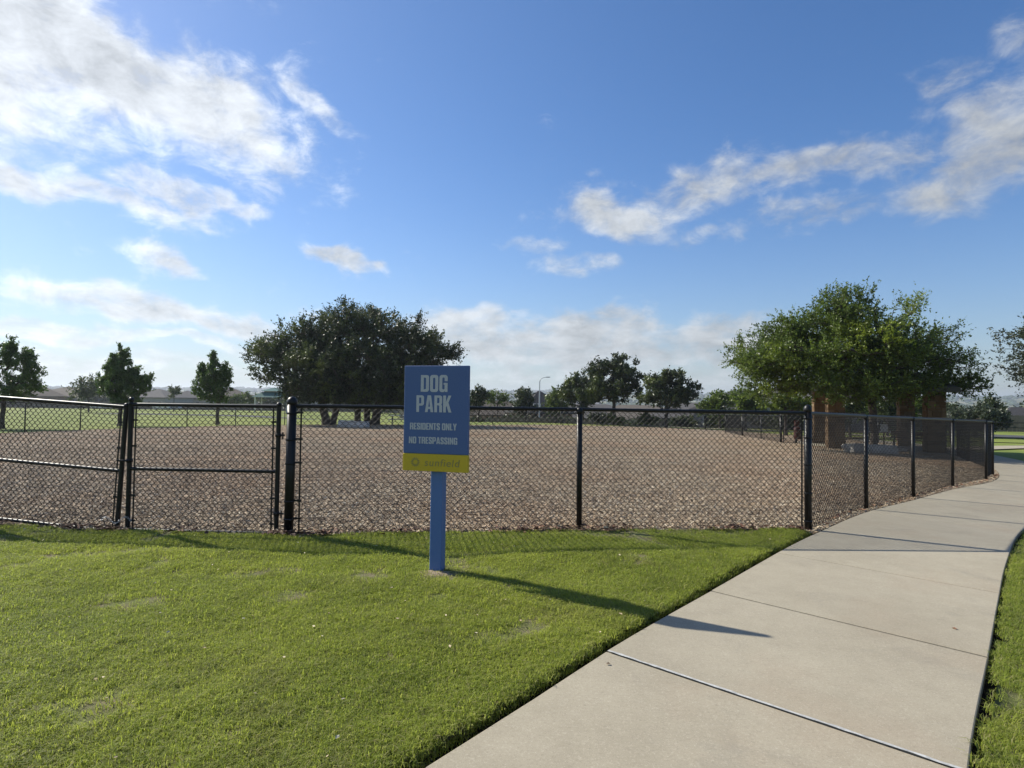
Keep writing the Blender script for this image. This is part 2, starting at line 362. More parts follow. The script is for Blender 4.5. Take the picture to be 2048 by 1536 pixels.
def concrete_mat(name='concrete', tint=(1, 1, 1)):
    t = NT(name); p = t.pos()
    big = t.noise(p, .9, 5, .6); mid = t.noise(p, 6, 5, .65)
    f = t.math('ADD', t.math('MULTIPLY', big, .6), t.math('MULTIPLY', mid, .4))
    c = t.ramp(f, [(.3, (.275 * tint[0], .243 * tint[1], .176 * tint[2])), (.7, (.385 * tint[0], .345 * tint[1], .257 * tint[2]))])
    # broom streaks and fine aggregate
    st = t.noise(t.n('ShaderNodeMapping', {'Vector': p, 'Rotation': (0, 0, .70), 'Scale': (5, 60, 1)}).outputs[0], 1, 4, .6)
    c = t.mix(t.math('MULTIPLY', t.math('ABSOLUTE', t.math('SUBTRACT', st, .5)), 1.1), c, (.25, .21, .165))
    ag = t.noise(p, 240, 2, .6)
    c = t.mix(t.n('ShaderNodeMapRange', {'Value': ag, 'From Min': .6, 'From Max': .75}).outputs[0], c, (.22, .17, .13))
    ag2 = t.noise(t.mix(1.0, p, (7, 3, 1), 'ADD'), 190, 2, .6)
    c = t.mix(t.n('ShaderNodeMapRange', {'Value': ag2, 'From Min': .62, 'From Max': .75}).outputs[0], c, (.56, .50, .42))
    # dark tyre and dirt smudges, brown leaf stains
    sm_ = t.math('MULTIPLY', t.n('ShaderNodeMapRange', {'Value': t.noise(p, 1.3, 6, .72, .6), 'From Min': .56, 'From Max': .74}).outputs[0], .42)
    c = t.mix(sm_, c, (.16, .15, .13))
    br = t.math('MULTIPLY', t.n('ShaderNodeMapRange', {'Value': t.noise(t.mix(1.0, p, (31, 13, 1), 'ADD'), .75, 5, .65), 'From Min': .54, 'From Max': .72}).outputs[0], .2)
    c = t.mix(br, c, (.30, .20, .13))
    mt_ = t.noise(p, 75, 5, .75)
    c = t.mix(t.n('ShaderNodeMapRange', {'Value': mt_, 'From Min': .52, 'From Max': .70, 'To Max': .55}).outputs[0], c, (.20, .17, .125))
    mt2 = t.noise(t.mix(1.0, p, (3, 8, 1), 'ADD'), 62, 5, .75)
    c = t.mix(t.n('ShaderNodeMapRange', {'Value': mt2, 'From Min': .54, 'From Max': .70, 'To Max': .45}).outputs[0], c, (.52, .47, .37))
    oi = t.n('ShaderNodeObjectInfo').outputs['Random']
    c = t.mix(t.math('MULTIPLY', oi, .16), c, (.24, .215, .17))
    h = t.math('ADD', t.math('MULTIPLY', st, .6), t.math('MULTIPLY', ag, .5))
    return t.pbr(c, .85, 0, t.bump(h, .35, .004), .3)
M = {}
M['ground'] = ground_mat(); M['soil'] = soil_mat(); M['mulch'] = mulch_mat(); M['chip'] = chip_mat(); M['blade'] = blade_mat()
M['concrete'] = concrete_mat(); M['black'] = simple('black_vinyl', (.007, .007, .0075), .42, 0, .2, 20, .08, .35)
M['wire'] = simple('black_wire', (.006, .006, .0065), .5, 0, .2, 20, 0, .3)
M['steel'] = simple('galvanized_steel', (.45, .46, .47), .4, .7, .1, 12)
M['sealant'] = simple('joint_sealant', (.40, .40, .385), .7, 0, .3, 30)
M['bark'] = simple('bark', (.060, .048, .038), .9, 0, .45, 9, .6)
M['bark_grey'] = simple('pale_bark', (.13, .115, .095), .9, 0, .35, 9, .6)
M['limestone'] = simple('limestone', (.48, .45, .40), .9, 0, .22, 3, .6)
M['paper'] = simple('white_paper', (.7, .7, .68), .7, 0, .03)
M['dark_red'] = simple('dark_red_paint', (.075, .022, .018), .5, 0, .15)
M['brown_wood'] = simple('stained_wood', (.13, .075, .05), .7, 0, .3, 5)
M['roof_green'] = simple('green_metal_roof', (.045, .12, .095), .5, .0, .1, 2)
M['roof_dark'] = simple('dark_metal_roof', (.05, .05, .05), .5, .2, .1, 2)
M['lamp_pole'] = simple('painted_pole', (.50, .52, .53), .5, .2, .06, 3)
M['glass'] = simple('dark_window_glass', (.03, .037, .045), .12, 0, .2, .4, 0, .7)
M['trim'] = simple('white_trim', (.62, .60, .56), .6, 0, .05)
M['tyre'] = simple('rubber', (.02, .02, .02), .8)
def stucco(n, c): return simple(n, c, .9, 0, .10, 1.2, .2)
WALLS = [stucco('tan_wall', (.36, .31, .25)), stucco('grey_wall', (.30, .29, .275)), stucco('brown_brick_wall', (.24, .165, .125)), stucco('cream_wall', (.45, .41, .34))]
def shingle(n, c):
    t = NT(n); p = t.objc()
    b = t.n('ShaderNodeTexBrick', {'Vector': t.n('ShaderNodeMapping', {'Vector': p, 'Scale': (1, 1, 1)}).outputs[0], 'Color1': (*c, 1), 'Color2': (*(x * .7 for x in c), 1), 'Mortar': (*(x * .5 for x in c), 1), 'Scale': 1.6, 'Mortar Size': .01}).outputs[0]
    return t.pbr(t.mix(t.math('MULTIPLY', t.noise(p, .8, 4, .6), .5), b, tuple(x * .75 for x in c)), .95, 0, None, .2)
ROOFS = [shingle('grey_shingle', (.12, .115, .115)), shingle('brown_shingle', (.13, .108, .09)), shingle('charcoal_shingle', (.06, .058, .06)), shingle('tan_shingle', (.16, .14, .12))]
FENCEWOOD = simple('weathered_cedar', (.17, .145, .12), .9, 0, .25, 1.5, .3)

# ------------------------------------------------------------------ path and site lines
def catmull(P, step=.12):
    P = [Vector((*p, 0)) if len(p) == 2 else Vector(p) for p in P]; Q = [P[0] * 2 - P[1]] + P + [P[-1] * 2 - P[-2]]; out = []
    for i in range(1, len(Q) - 2):
        a, b, c, d = Q[i - 1:i + 3]; n = max(1, int((c - b).length / step))
        for k in range(n):
            t = k / n
            out.append(.5 * ((2 * b) + (c - a) * t + (2 * a - 5 * b + 4 * c - d) * t * t + (3 * b - a - 3 * c + d) * t ** 3))
    out.append(P[-1]); return out
INNER = catmull([(-3.3, -4.2), (-2.75, -2), (-2.35, -.6), (-1.85, .45), (-1.22, 1.42), (-.35, 2.47), (.10, 3.0), (.61, 3.62), (1.08, 4.15), (1.66, 4.78), (2.62, 5.84), (3.70, 7.02), (5.42, 8.80), (7.22, 10.34), (9.42, 12.25), (11.7, 14.05), (13.56, 16.02), (15.36, 18.42), (17.06, 21.3), (18.85, 24.1), (20.4, 27.4), (21.9, 31), (22.7, 35), (23.0, 42)])
def normals(P):
    out = []
    for i in range(len(P)):
        d = (P[min(i + 2, len(P) - 1)] - P[max(i - 2, 0)]).normalized(); out.append(Vector((d.y, -d.x, 0)))
    return out
NRM = normals(INNER)
S = [0.0]
for i in range(1, len(INNER)): S.append(S[-1] + (INNER[i] - INNER[i - 1]).length)
def path_at(s):
    s = min(max(s, 0), S[-1]); import bisect
    i = min(max(bisect.bisect_right(S, s) - 1, 0), len(S) - 2); t = (s - S[i]) / max(1e-9, S[i + 1] - S[i])
    return INNER[i].lerp(INNER[i + 1], t), NRM[i].lerp(NRM[i + 1], t).normalized()
def near_s(x, y):
    return min(range(len(INNER)), key=lambda i: (INNER[i].x - x) ** 2 + (INNER[i].y - y) ** 2)
WID = 1.76
def off_line(o, s0=0.0, s1=1e9, step=.15):
    out = []; s = s0
    while s <= min(s1, S[-1]): p, n = path_at(s); out.append((p.x + n.x * o, p.y + n.y * o)); s += step
    return out
# fence front line (from the left) and side run
FRONT_L = [(-24.2, 12.0), (-20, 9.4), (-14, 7.7), (-10, 7.3), (-6.85, 7.05)]
HINGE = (-2.52, 6.58)
FRONT_R = [(.84, 7.06), (3.74, 7.26)]
SIDE = [(5.60, 9.10), (7.46, 10.70), (9.72, 12.70), (11.98, 14.55), (13.36, 16.00), (15.25, 18.5), (16.95, 21.35), (18.7, 24.15), (20.2, 27.45), (21.5, 31.0), (22.3, 35.0), (22.5, 39.0), (22.4, 43.0)]
FARP = [(21.9, 47.0), (20.6, 51.0), (18.3, 54.3), (15.2, 56.2), (11.5, 56.4), (7.8, 55.4), (4.6, 54.0), (1.5, 52.4), (-1.65, 50.6), (-4.8, 49.4), (-8, 48.4), (-11.1, 47.4), (-14.2, 45.6), (-17.1, 43.4), (-19.6, 40.9), (-21.3, 37.8), (-22.7, 34.6), (-23.5, 31.4), (-23.9, 28.3), (-24.4, 24.5), (-24.9, 20.5), (-25.0, 16.0), (-24.2, 12.0)]

def inpoly(x, y, P):
    c = False; j = len(P) - 1
    for i in range(len(P)):
        if (P[i][1] > y) != (P[j][1] > y) and x < (P[j][0] - P[i][0]) * (y - P[i][1]) / (P[j][1] - P[i][1]) + P[i][0]: c = not c
        j = i
    return c
def sheet(name, poly, h, grid, mat, bump=0.0, bs=1.0, skirt=0.0, kind='structure', dens=None, parent=None, bound=None):
    from mathutils import noise as mn
    V = [Vector((p[0], p[1])) for p in poly]; n = len(V); E_ = [(i, (i + 1) % n) for i in range(n)]
    x0, x1 = min(v.x for v in V), max(v.x for v in V); y0, y1 = min(v.y for v in V), max(v.y for v in V)
    y = y0
    while y < y1:
        g = grid(y) if callable(grid) else grid; x = x0 + random.random() * g
        while x < x1:
            a, b = x + random.uniform(-.3, .3) * g, y + random.uniform(-.3, .3) * g
            if inpoly(a, b, poly): V.append(Vector((a, b)))
            x += g
        y += g * .87
    co, _, fs, ov, _, _ = delaunay_2d_cdt(V, E_, [], 1, 1e-5)
    bset = {i for i, o in enumerate(ov) if any(k < n for k in o)}
    me = bpy.data.meshes.new(name); verts = []
    for i, c in enumerate(co):
        b = 0.0
        if bump: b = bump * (mn.noise(Vector((c.x * bs, c.y * bs, 3.3))) + .5 * mn.noise(Vector((c.x * bs * 2.7, c.y * bs * 2.7, 9.1)))) * (.08 if i in bset else 1)
        verts.append((c.x, c.y, gz(c.x, c.y) + h + b))
    faces = [tuple(f) for f in fs if inpoly(sum(co[i].x for i in f) / 3, sum(co[i].y for i in f) / 3, poly)]
    if skirt:
        base = len(verts); ring = []
        for k in range(n):
            idx = next((i for i, o in enumerate(ov) if k in o), None)
            if idx is not None: ring.append(idx)
        for i in ring: verts.append((verts[i][0], verts[i][1], verts[i][2] - skirt))
        for k in range(len(ring)): j = (k + 1) % len(ring); faces.append((ring[k], ring[j], base + j, base + k))
    me.from_pydata(verts, [], faces); me.update()
    me.polygons.foreach_set('use_smooth', [True] * len(me.polygons))
    if dens:
        at_ = me.attributes.new('dens', 'FLOAT', 'POINT'); at_.data.foreach_set('value', [dens(v[0], v[1]) for v in verts])
    return obj(name, me, mat, parent, kind=kind)

# ground: one sheet to the horizon
def build_ground():
    rad = [0.0] + list(np.arange(2, 60, 2.0)) + list(60 * 1.055 ** np.arange(0, 82)); na = 180; v = [(0, 0, gz(0, 0))]; f = []
    for r in rad[1:]:
        for k in range(na):
            a = 2 * math.pi * k / na; x, y = r * math.sin(a), r * math.cos(a); v.append((x, y, gz(x, y) - .012))
    for k in range(na): f.append((0, 1 + (k + 1) % na, 1 + k))
    for i in range(len(rad) - 2):
        for k in range(na): j = (k + 1) % na; a = 1 + i * na; f.append((a + k, a + j, a + na + j, a + na + k))
    me = bpy.data.meshes.new('ground'); me.from_pydata(v, [], f); me.update(); me.polygons.foreach_set('use_smooth', [True] * len(f))
    obj('ground', me, M['ground'], kind='structure')
build_ground()

sC = S[near_s(3.70, 7.02)]
edgeL = off_line(-.10, 0, sC, .15)
lawn_l = edgeL + [(3.55, 7.12), (.84, 6.94), (-2.52, 6.46), (-4.5, 6.60), (-6.85, 6.94), (-10, 7.18), (-14, 7.55), (-19, 9.0), (-19, -4.4)]
s9 = S[near_s(15.6, 18.3)]
edgeR = off_line(WID + .06, 0, s9, .15)
lawn_r = [(27, -4.4)] + [(27, 17)] + edgeR[::-1]
def gd(x, y):
    from mathutils import noise as mn
    r = math.hypot(x, y); d = 1.0 if r < 5.2 else (.8 if r < 8 else .45 if r < 12 else .18)
    if y < .3: d = .12
    if abs(x) > 1.15 * y + 2.2 and y < 9: d *= .15
    if y < 8 and any((x - q.x) ** 2 + (y - q.y) ** 2 < .2 for q in INNER[:150:3]): return d
    b = mn.noise(Vector((x * 1.7, y * 1.7, 1))) + .5 * mn.noise(Vector((x * 4.5, y * 4.5, 5)))
    d *= 1.0 - .92 * sm(.16, .46, b)
    b2 = mn.noise(Vector((x * 9, y * 9, 2))); d *= 1.0 - .9 * sm(.05, .42, b2)
    if math.hypot((x + .62), (y - 5.10) * 1.2) < .24: d *= .12
    if y > 6.0: d *= 1 - sm(6.1, 6.9, y + .5 * mn.noise(Vector((x * 1.3, y, 7)))) * .75
    return d
sheet('lawn', lawn_l, .055, lambda y: .12, M['soil'], .030, 1.1, .14, dens=gd)
sheet('lawn', lawn_r, .034, lambda y: .30, M['soil'], .016, .9, .14, dens=gd)

edgeM = [(p[0], p[1]) for p in off_line(-.015, sC, S[-1], .3)]
mul = edgeM + FARP[:-1] + [(-24.2, 12.0), (-20, 9.35), (-14, 7.62), (-10, 7.22), (-6.85, 6.97), (-4.5, 6.63), (-2.52, 6.49), (.84, 6.97), (3.60, 7.15)]
def md(x, y):
    r = math.hypot(x, y)
    if abs(x) > 1.0 * y + 3: return 0.0
    return 1.0 if r < 10 else .8 if r < 13 else .55 if r < 17 else .33 if r < 24 else .18 if r < 34 else .09
mulch = sheet('mulch', mul, .045, lambda y: .28 if y < 16 else .5 if y < 26 else 1.1, M['mulch'], .022, 1.4, .0, dens=md)

# sidewalk slabs
side = bpy.data.objects.new('sidewalk', None); COL.objects.link(side); tag(side, kind='structure')
def slab(s0, s1, off0, off1):
    n = max(2, int((s1 - s0) / .3)); us = [0, .005] + [.005 + (s1 - s0 - .010) * k / n for k in range(1, n)] + [s1 - s0 - .005, s1 - s0]
    ts = [0, .005, WID * .33, WID * .66, WID - .005, WID]; mb = MB(); v = []; nt_ = len(ts)
    for i, u in enumerate(us):
        p, nn = path_at(s0 + u)
        for j, t in enumerate(ts):
            x, y = p.x + nn.x * t, p.y + nn.y * t; e = (i in (0, len(us) - 1)) or (j in (0, nt_ - 1))
            v.append((x, y, gz(x, y) + .045 + off0 * (1 - u / (s1 - s0)) + off1 * u / (s1 - s0) - (.003 if e else 0)))
    f = [(i * nt_ + j, i * nt_ + j + 1, (i + 1) * nt_ + j + 1, (i + 1) * nt_ + j) for i in range(len(us) - 1) for j in range(nt_ - 1)]
    mb.add(v, f)
    ring = [j for j in range(nt_)] + [i * nt_ + nt_ - 1 for i in range(1, len(us))] + [(len(us) - 1) * nt_ + j for j in range(nt_ - 2, -1, -1)] + [i * nt_ for i in range(len(us) - 2, 0, -1)]
    rv = [v[k] for k in ring]; lo = [(a, b, c - .10) for a, b, c in rv]; q = len(rv)
    mb.add(rv + lo, [(k, q + k, q + (k + 1) % q, (k + 1) % q) for k in range(q)])
    return mb.build('slab', M['concrete'], side)
J = [S[near_s(*at(*p, .045))] for p in [(1215, 1298), (1420, 1185), (1560, 1105), (1655, 1060), (1735, 1024), (1832, 1000), (1912, 977), (1971, 963)]]
js = [J[0] - 1.5 * k for k in range(6, 0, -1)] + J
while js[-1] < S[-1] - 2.7: js.append(js[-1] + 2.6)
for k in range(len(js) - 1):
    if js[k] < 0: continue
    slab(js[k] + .007, js[k + 1] - .007, random.uniform(-.003, .003), random.uniform(-.003, .003))
mb = MB(); v = []
nn_ = 40
for k in range(nn_):
    t = .01 + (WID - .02) * k / (nn_ - 1); p, n_ = path_at(J[0]); d = Vector((-n_.y, n_.x, 0)); w1 = .006 + .005 * random.random(); w2 = .006 + .006 * random.random()
    for sgn, w in ((-1, w1), (1, w2)):
        q = p + n_ * t + d * sgn * w; v.append((q.x, q.y, gz(q.x, q.y) + .0505 + .002 * random.random()))
mb.add(v, [(2 * k, 2 * k + 2, 2 * k + 3, 2 * k + 1) for k in range(nn_ - 1)]); mb.build('joint_sealant', M['sealant'], side)

gap_shade = simple('gap_shade_soil', (.014, .011, .008), .95, 0, .3, 20, .6, .1)  # soil coloured near-black; shade of a deeper gap is painted into its colour
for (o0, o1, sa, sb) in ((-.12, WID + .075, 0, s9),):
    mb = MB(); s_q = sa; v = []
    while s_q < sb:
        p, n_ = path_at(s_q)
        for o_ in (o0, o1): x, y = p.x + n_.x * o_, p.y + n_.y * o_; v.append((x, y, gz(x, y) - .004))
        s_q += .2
    mb.add(v, [(2 * i, 2 * i + 1, 2 * i + 3, 2 * i + 2) for i in range(len(v) // 2 - 1)]); mb.build('edge_shade_soil', gap_shade, kind='structure')

# ------------------------------------------------------------------ scatter with geometry nodes
def scatter(name, base, sources, rate, smin, smax, tilt, seed, zoff=0.0, label=None):
    col = bpy.data.collections.new(name + '_pieces')
    for i, me in enumerate(sources):
        col.objects.link(bpy.data.objects.new(name + '_piece', me))
    g = bpy.data.node_groups.new(name, 'GeometryNodeTree')
    g.interface.new_socket('Geometry', in_out='INPUT', socket_type='NodeSocketGeometry')
    g.interface.new_socket('Geometry', in_out='OUTPUT', socket_type='NodeSocketGeometry')
    n = g.nodes; l = g.links
    gi, go = n.new('NodeGroupInput'), n.new('NodeGroupOutput')
    att = n.new('GeometryNodeInputNamedAttribute'); att.data_type = 'FLOAT'; att.inputs['Name'].default_value = 'dens'
    mu = n.new('ShaderNodeMath'); mu.operation = 'MULTIPLY'; mu.inputs[1].default_value = rate; l.new(att.outputs['Attribute'], mu.inputs[0])
    dp = n.new('GeometryNodeDistributePointsOnFaces'); dp.inputs['Seed'].default_value = seed
    l.new(gi.outputs[0], dp.inputs['Mesh']); l.new(mu.outputs[0], dp.inputs['Density'])
    ci = n.new('GeometryNodeCollectionInfo'); ci.inputs['Collection'].default_value = col; ci.inputs['Separate Children'].default_value = True; ci.inputs['Reset Children'].default_value = True
    ip = n.new('GeometryNodeInstanceOnPoints'); ip.inputs['Pick Instance'].default_value = True
    l.new(dp.outputs['Points'], ip.inputs['Points']); l.new(ci.outputs[0], ip.inputs['Instance'])
    rr = n.new('FunctionNodeRandomValue'); rr.data_type = 'FLOAT_VECTOR'; rr.inputs[0].default_value = (-tilt, -tilt, 0); rr.inputs[1].default_value = (tilt, tilt, 6.2832)
    l.new(rr.outputs[0], ip.inputs['Rotation'])
    rs = n.new('FunctionNodeRandomValue'); rs.data_type = 'FLOAT'; rs.inputs[2].default_value = smin; rs.inputs[3].default_value = smax; rs.inputs['Seed'].default_value = 5
    l.new(rs.outputs[1], ip.inputs['Scale'])
    l.new(ip.outputs[0], go.inputs[0])
    o = bpy.data.objects.new(name, base.data.copy()); COL.objects.link(o); o.location.z = zoff
    o.data.materials.clear(); o.data.materials.append(sources[0].materials[0])
    md_ = o.modifiers.new('scatter', 'NODES'); md_.node_group = g
    tag(o, label, None, None, 'stuff'); return o
def tuft(seed, nb=16, rad=.05, h=.045, lean=.8):
    r = random.Random(seed); mb = MB()
    for _ in range(nb):
        a = r.random() * 6.283; d = rad * math.sqrt(r.random()); x, y = d * math.cos(a), d * math.sin(a)
        b = r.random() * 6.283; ln = h * r.uniform(.55, 1.25); le = lean * r.uniform(.2, 1.3); w = r.uniform(.0012, .0022)
        dx, dy = math.cos(b), math.sin(b); px, py = -dy * w, dx * w
        m1 = (x + dx * le * ln * .35, y + dy * le * ln * .35, ln * .6); t1 = (x + dx * le * ln * 1.1, y + dy * le * ln * 1.1, ln * (1.05 - .35 * min(le, 1)))
        mb.add([(x - px, y - py, -.004), (x + px, y + py, -.004), (m1[0] + px * .8, m1[1] + py * .8, m1[2]), (m1[0] - px * .8, m1[1] - py * .8, m1[2]), t1], [(0, 1, 2, 3), (3, 2, 4)])
    me = mb.mesh('grass_tuft'); me.materials.append(M['blade']); return me
tufts = [tuft(i, 27, .05, [.018, .023, .028, .036][i % 4], [1.0, 1.3, 1.5, 1.1][i % 4]) for i in range(8)]
lawns = [o for o in bpy.data.objects if o.name.startswith('lawn')]
for k, lw in enumerate(sorted(lawns, key=lambda o: o.name)):
    scatter('grass', lw, tufts, 1900, .7, 1.25, .12, 3 + k, label=['short mown green grass between the fence and the sidewalk', 'short mown green grass on the right of the sidewalk'][k])
def chip(seed):
    r = random.Random(seed); l = r.uniform(.016, .042); w = l * r.uniform(.18, .45); t = r.uniform(.002, .006); b = r.uniform(-.006, .010); mb = MB()
    sec = [(-l, .35), (-l * .3, 1), (l * .4, .85), (l, .25)]; v = []
    for i, (x, k) in enumerate(sec):
        zc = b * (1 - (x / l) ** 2) + r.uniform(-.002, .002); yo = r.uniform(-.003, .003)
        v += [(x, yo - w * k * .5, zc - t), (x, yo + w * k * .5, zc - t), (x, yo + w * k * .4, zc + t), (x, yo - w * k * .4, zc + t)]
    f = [(0, 3, 2, 1), (12, 13, 14, 15)]
    for i in range(3):
        for k in range(4): j = (k + 1) % 4; f.append((i * 4 + k, i * 4 + j, i * 4 + 4 + j, i * 4 + 4 + k))
    mb.add(v, f); me = mb.mesh('wood_chip'); me.materials.append(M['chip']); return me
scatter('wood_chips', mulch, [chip(i) for i in range(9)], 900, .55, 1.35, .55, 11, .004, 'loose wood mulch chips covering the dog park ground')

# ------------------------------------------------------------------ chain link
MESHC = {}
def link_mesh(w, h, r=.0036, sides=4):
    n = max(3, round(w / .0358)); n += n % 2; key = (n, round(h, 2), r, sides)
    if key in MESHC: return MESHC[key], n * .0358
    pitch = .0358; vs_ = .0355; ns = int(h / vs_); rows = []
    P = []
    for k in range(ns + 1):
        z = k * vs_; sgn = 1 if k % 2 else -1
        for dz, am in (((-.0045, .95), (.0045, .95)) if sides > 3 else ((0, 1.0),)):
            P.append((sgn * pitch / 2 * am * 1.06, sgn * .0032, z + dz))
    P = np.array(P); m_ = len(P)
    d = np.gradient(P, axis=0); d /= np.linalg.norm(d, axis=1)[:, None]
    a = np.cross(d, np.array([0, 1.0, 0])); a /= np.linalg.norm(a, axis=1)[:, None]; b = np.cross(d, a)
    one = np.concatenate([(P + (a * math.cos(t) + b * math.sin(t)) * r)[:, None, :] for t in [2 * math.pi * k / sides for k in range(sides)]], axis=1).reshape(-1, 3)
    fi = []
    for i in range(m_ - 1):
        for k in range(sides): j = (k + 1) % sides; fi.append((i * sides + k, i * sides + j, (i + 1) * sides + j, (i + 1) * sides + k))
    fi = np.array(fi); V = []; Fc = []
    for q in range(n):
        o_ = one.copy()
        if q % 2: o_[:, :2] *= -1
        o_[:, 0] += pitch * (q + .5); V.append(o_); Fc.append(fi + q * len(one))
    # neighbouring wires mirror each other so they hook at the corners
    me = np_mesh('chain_link_mesh', np.concatenate(V), np.concatenate(Fc)); me.materials.append(M['wire'])
    me.polygons.foreach_set('use_smooth', [True] * len(me.polygons))
    MESHC[key] = me; return me, n * pitch
def place_span(parent, a, b, z0, h, near=True):
    """fabric between two points (world xyz of the ground), hung vertically"""
    a, b = Vector(a), Vector(b); d = b - a; me, w0 = link_mesh(math.hypot(d.x, d.y), h, .0033 if near else .0029, 4 if near and math.hypot(b.x, b.y) < 14 else 3)
    o = bpy.data.objects.new('chain_link_mesh', me); COL.objects.link(o); o.parent = parent
    mt = Matrix.Identity(4); u = d / w0
    mt.col[0] = (u.x, u.y, u.z, 0); pn = Vector((-d.y, d.x, 0)).normalized(); mt.col[1] = (*pn, 0); mt.col[2] = (0, 0, 1, 0); mt.col[3] = (a.x, a.y, a.z + z0, 1)
    o.matrix_local = mt; return o
POSTM = {}
def post_mesh(r, h, cap):
    key = (r, h, cap)
    if key not in POSTM:
        a = MB().lathe((0, 0, -.12), [(r, 0), (r, h + .12)], 14).mesh('post')
        if cap == 'dome': pr = [(r * 1.12, -.03), (r * 1.14, .0), (r * 1.08, .02), (r * .8, .045), (r * .35, .06), (.002, .064)]
        elif cap == 'ball': pr = [(r * 1.1, -.03), (r * 1.1, 0), (r * .6, .008), (r * .95, .02), (r * 1.1, .04), (r * .9, .062), (r * .4, .075), (.002, .078)]
        else: pr = [(r * 1.15, -.045), (r * 1.18, -.02), (r * 1.1, .012), (r * .5, .03), (.002, .034)]
        b = MB().lathe((0, 0, h), pr, 14).mesh('post_cap')
        a.materials.append(M['black']); b.materials.append(M['black']); POSTM[key] = (a, b)
    return POSTM[key]
def add_post(parent, x, y, r, h, cap, lean=(0, 0), base=None):
    a, b = post_mesh(r, h, cap); o = obj('post', a, None, parent); z = gz(x, y) if base is None else base
    o.location = (x, y, z); o.rotation_euler = (lean[0], lean[1], 0); c = obj('post_cap', b, None, o); return o
BANDM = MB().lathe((0, 0, -.012), [(1.0, 0), (1.12, 0), (1.12, .024), (1.0, .024)], 12).mesh('tension_band')
BANDM.materials.append(M['black'])
def bands(post, r, hs):
    for z in hs:
        mb = MB().lathe((0, 0, z - .011), [(r * .98, 0), (r + .006, 0), (r + .006, .022), (r * .98, .022)], 12)
        mb.build('tension_band', M['black'], post)
FH = 1.52
def fence(name, label, cat, pts, prad, near, group=None, caps=None, railr=.022, first=True, last=True, extra=None):
    x0, y0 = pts[0]; root = thing(name, (0, 0, 0), label, cat, group)
    P = [Vector((x, y, gz(x, y) + .01)) for x, y in pts]
    for i, p in enumerate(P):
        if (i == 0 and not first) or (i == len(P) - 1 and not last): continue
        r = prad[i] if isinstance(prad, list) else prad
        cap = (caps[i] if caps else 'loop'); add_post(root, p.x, p.y, r, FH + (.03 if cap != 'loop' else -.02), cap, (random.uniform(-.006, .006), random.uniform(-.006, .006)))
    for i in range(len(P) - 1):
        a, b = P[i], P[i + 1]; up = Vector((0, 0, FH - .025))
        MB().tube([a + up, b + up], railr, 10 if near else 6).build('top_rail', M['black'], root)
        MB().tube([a + Vector((0, 0, .05)), (a + b) / 2 + Vector((0, 0, .04)), b + Vector((0, 0, .05))], .003, 4).build('tension_wire', M['black'], root)
        d = (b - a).normalized(); pn = Vector((-d.y, d.x, 0)); s_ = pn * (railr + .004) * (1 if not near else 1)
        place_span(root, a + s_, b + s_, .02, FH + .005, near)
    return root
def tie_wires(root, pts, side_=1):
    for i in range(len(pts) - 1):
        a, b = [Vector((*q, gz(*q) + FH - .025)) for q in pts[i:i + 2]]; n = 5; mb = MB()
        for k in range(1, n):
            c = a.lerp(b, k / n); d = (b - a).normalized(); u = Vector((0, 0, 1)); q = d.cross(u)
            mb.tube([c + (u * math.cos(t) + q * math.sin(t)) * .026 for t in [6.283 * j / 8 for j in range(9)]], .0022, 4, False)
        mb.build('tie_wire', M['black'], root, kind='stuff')
g_f = 'black chain link fences around the dog park'
fr = fence('chain_link_fence', 'straight black chain link fence behind the blue sign, up to the sidewalk corner', 'fence', [HINGE] + FRONT_R, [.052, .034, .043], True, g_f, ['dome', 'loop', 'dome'])
tie_wires(fr, [HINGE] + FRONT_R)
fl = fence('chain_link_fence', 'black chain link fence going left from the double gate', 'fence', FRONT_L, [.034, .034, .034, .034, .058], True, g_f, ['loop'] * 4 + ['dome'], first=False)
sd = fence('chain_link_fence', 'long curving black chain link fence run along the sidewalk edge', 'fence', [FRONT_R[-1]] + SIDE, .031, True, g_f, first=False)
fa = fence('chain_link_fence', 'distant black chain link fence along the far side of the mulch', 'fence', [SIDE[-1]] + FARP, .030, False, g_f, first=False)
def tension_bar(root, x, y, h=FH - .08, z=.04):
    MB().box(x - .009, y - .003, gz(x, y) + z, x + .009, y + .003, gz(x, y) + z + h).build('tension_bar', M['black'], root)
for o in list(fr.children):
    if o.name.startswith('post') and abs(o.location.x - HINGE[0]) < .01:
        bands(o, .052, (.22, .42, .85, 1.12, 1.42))
    if o.name.startswith('post') and abs(o.location.x - FRONT_R[-1][0]) < .01: bands(o, .043, (.15, .5, .86, 1.2, 1.44))
tension_bar(fr, HINGE[0] + .105, HINGE[1] + .03); tension_bar(fr, FRONT_R[-1][0] - .07, FRONT_R[-1][1] + .02)
for z in (.22, .42, .85, 1.12, 1.42):
    MB().box(HINGE[0] + .04, HINGE[1] - .006, z - .011, HINGE[0] + .14, HINGE[1] + .006, z + .011, b=.003).build('band_bolt', M['black'], fr)

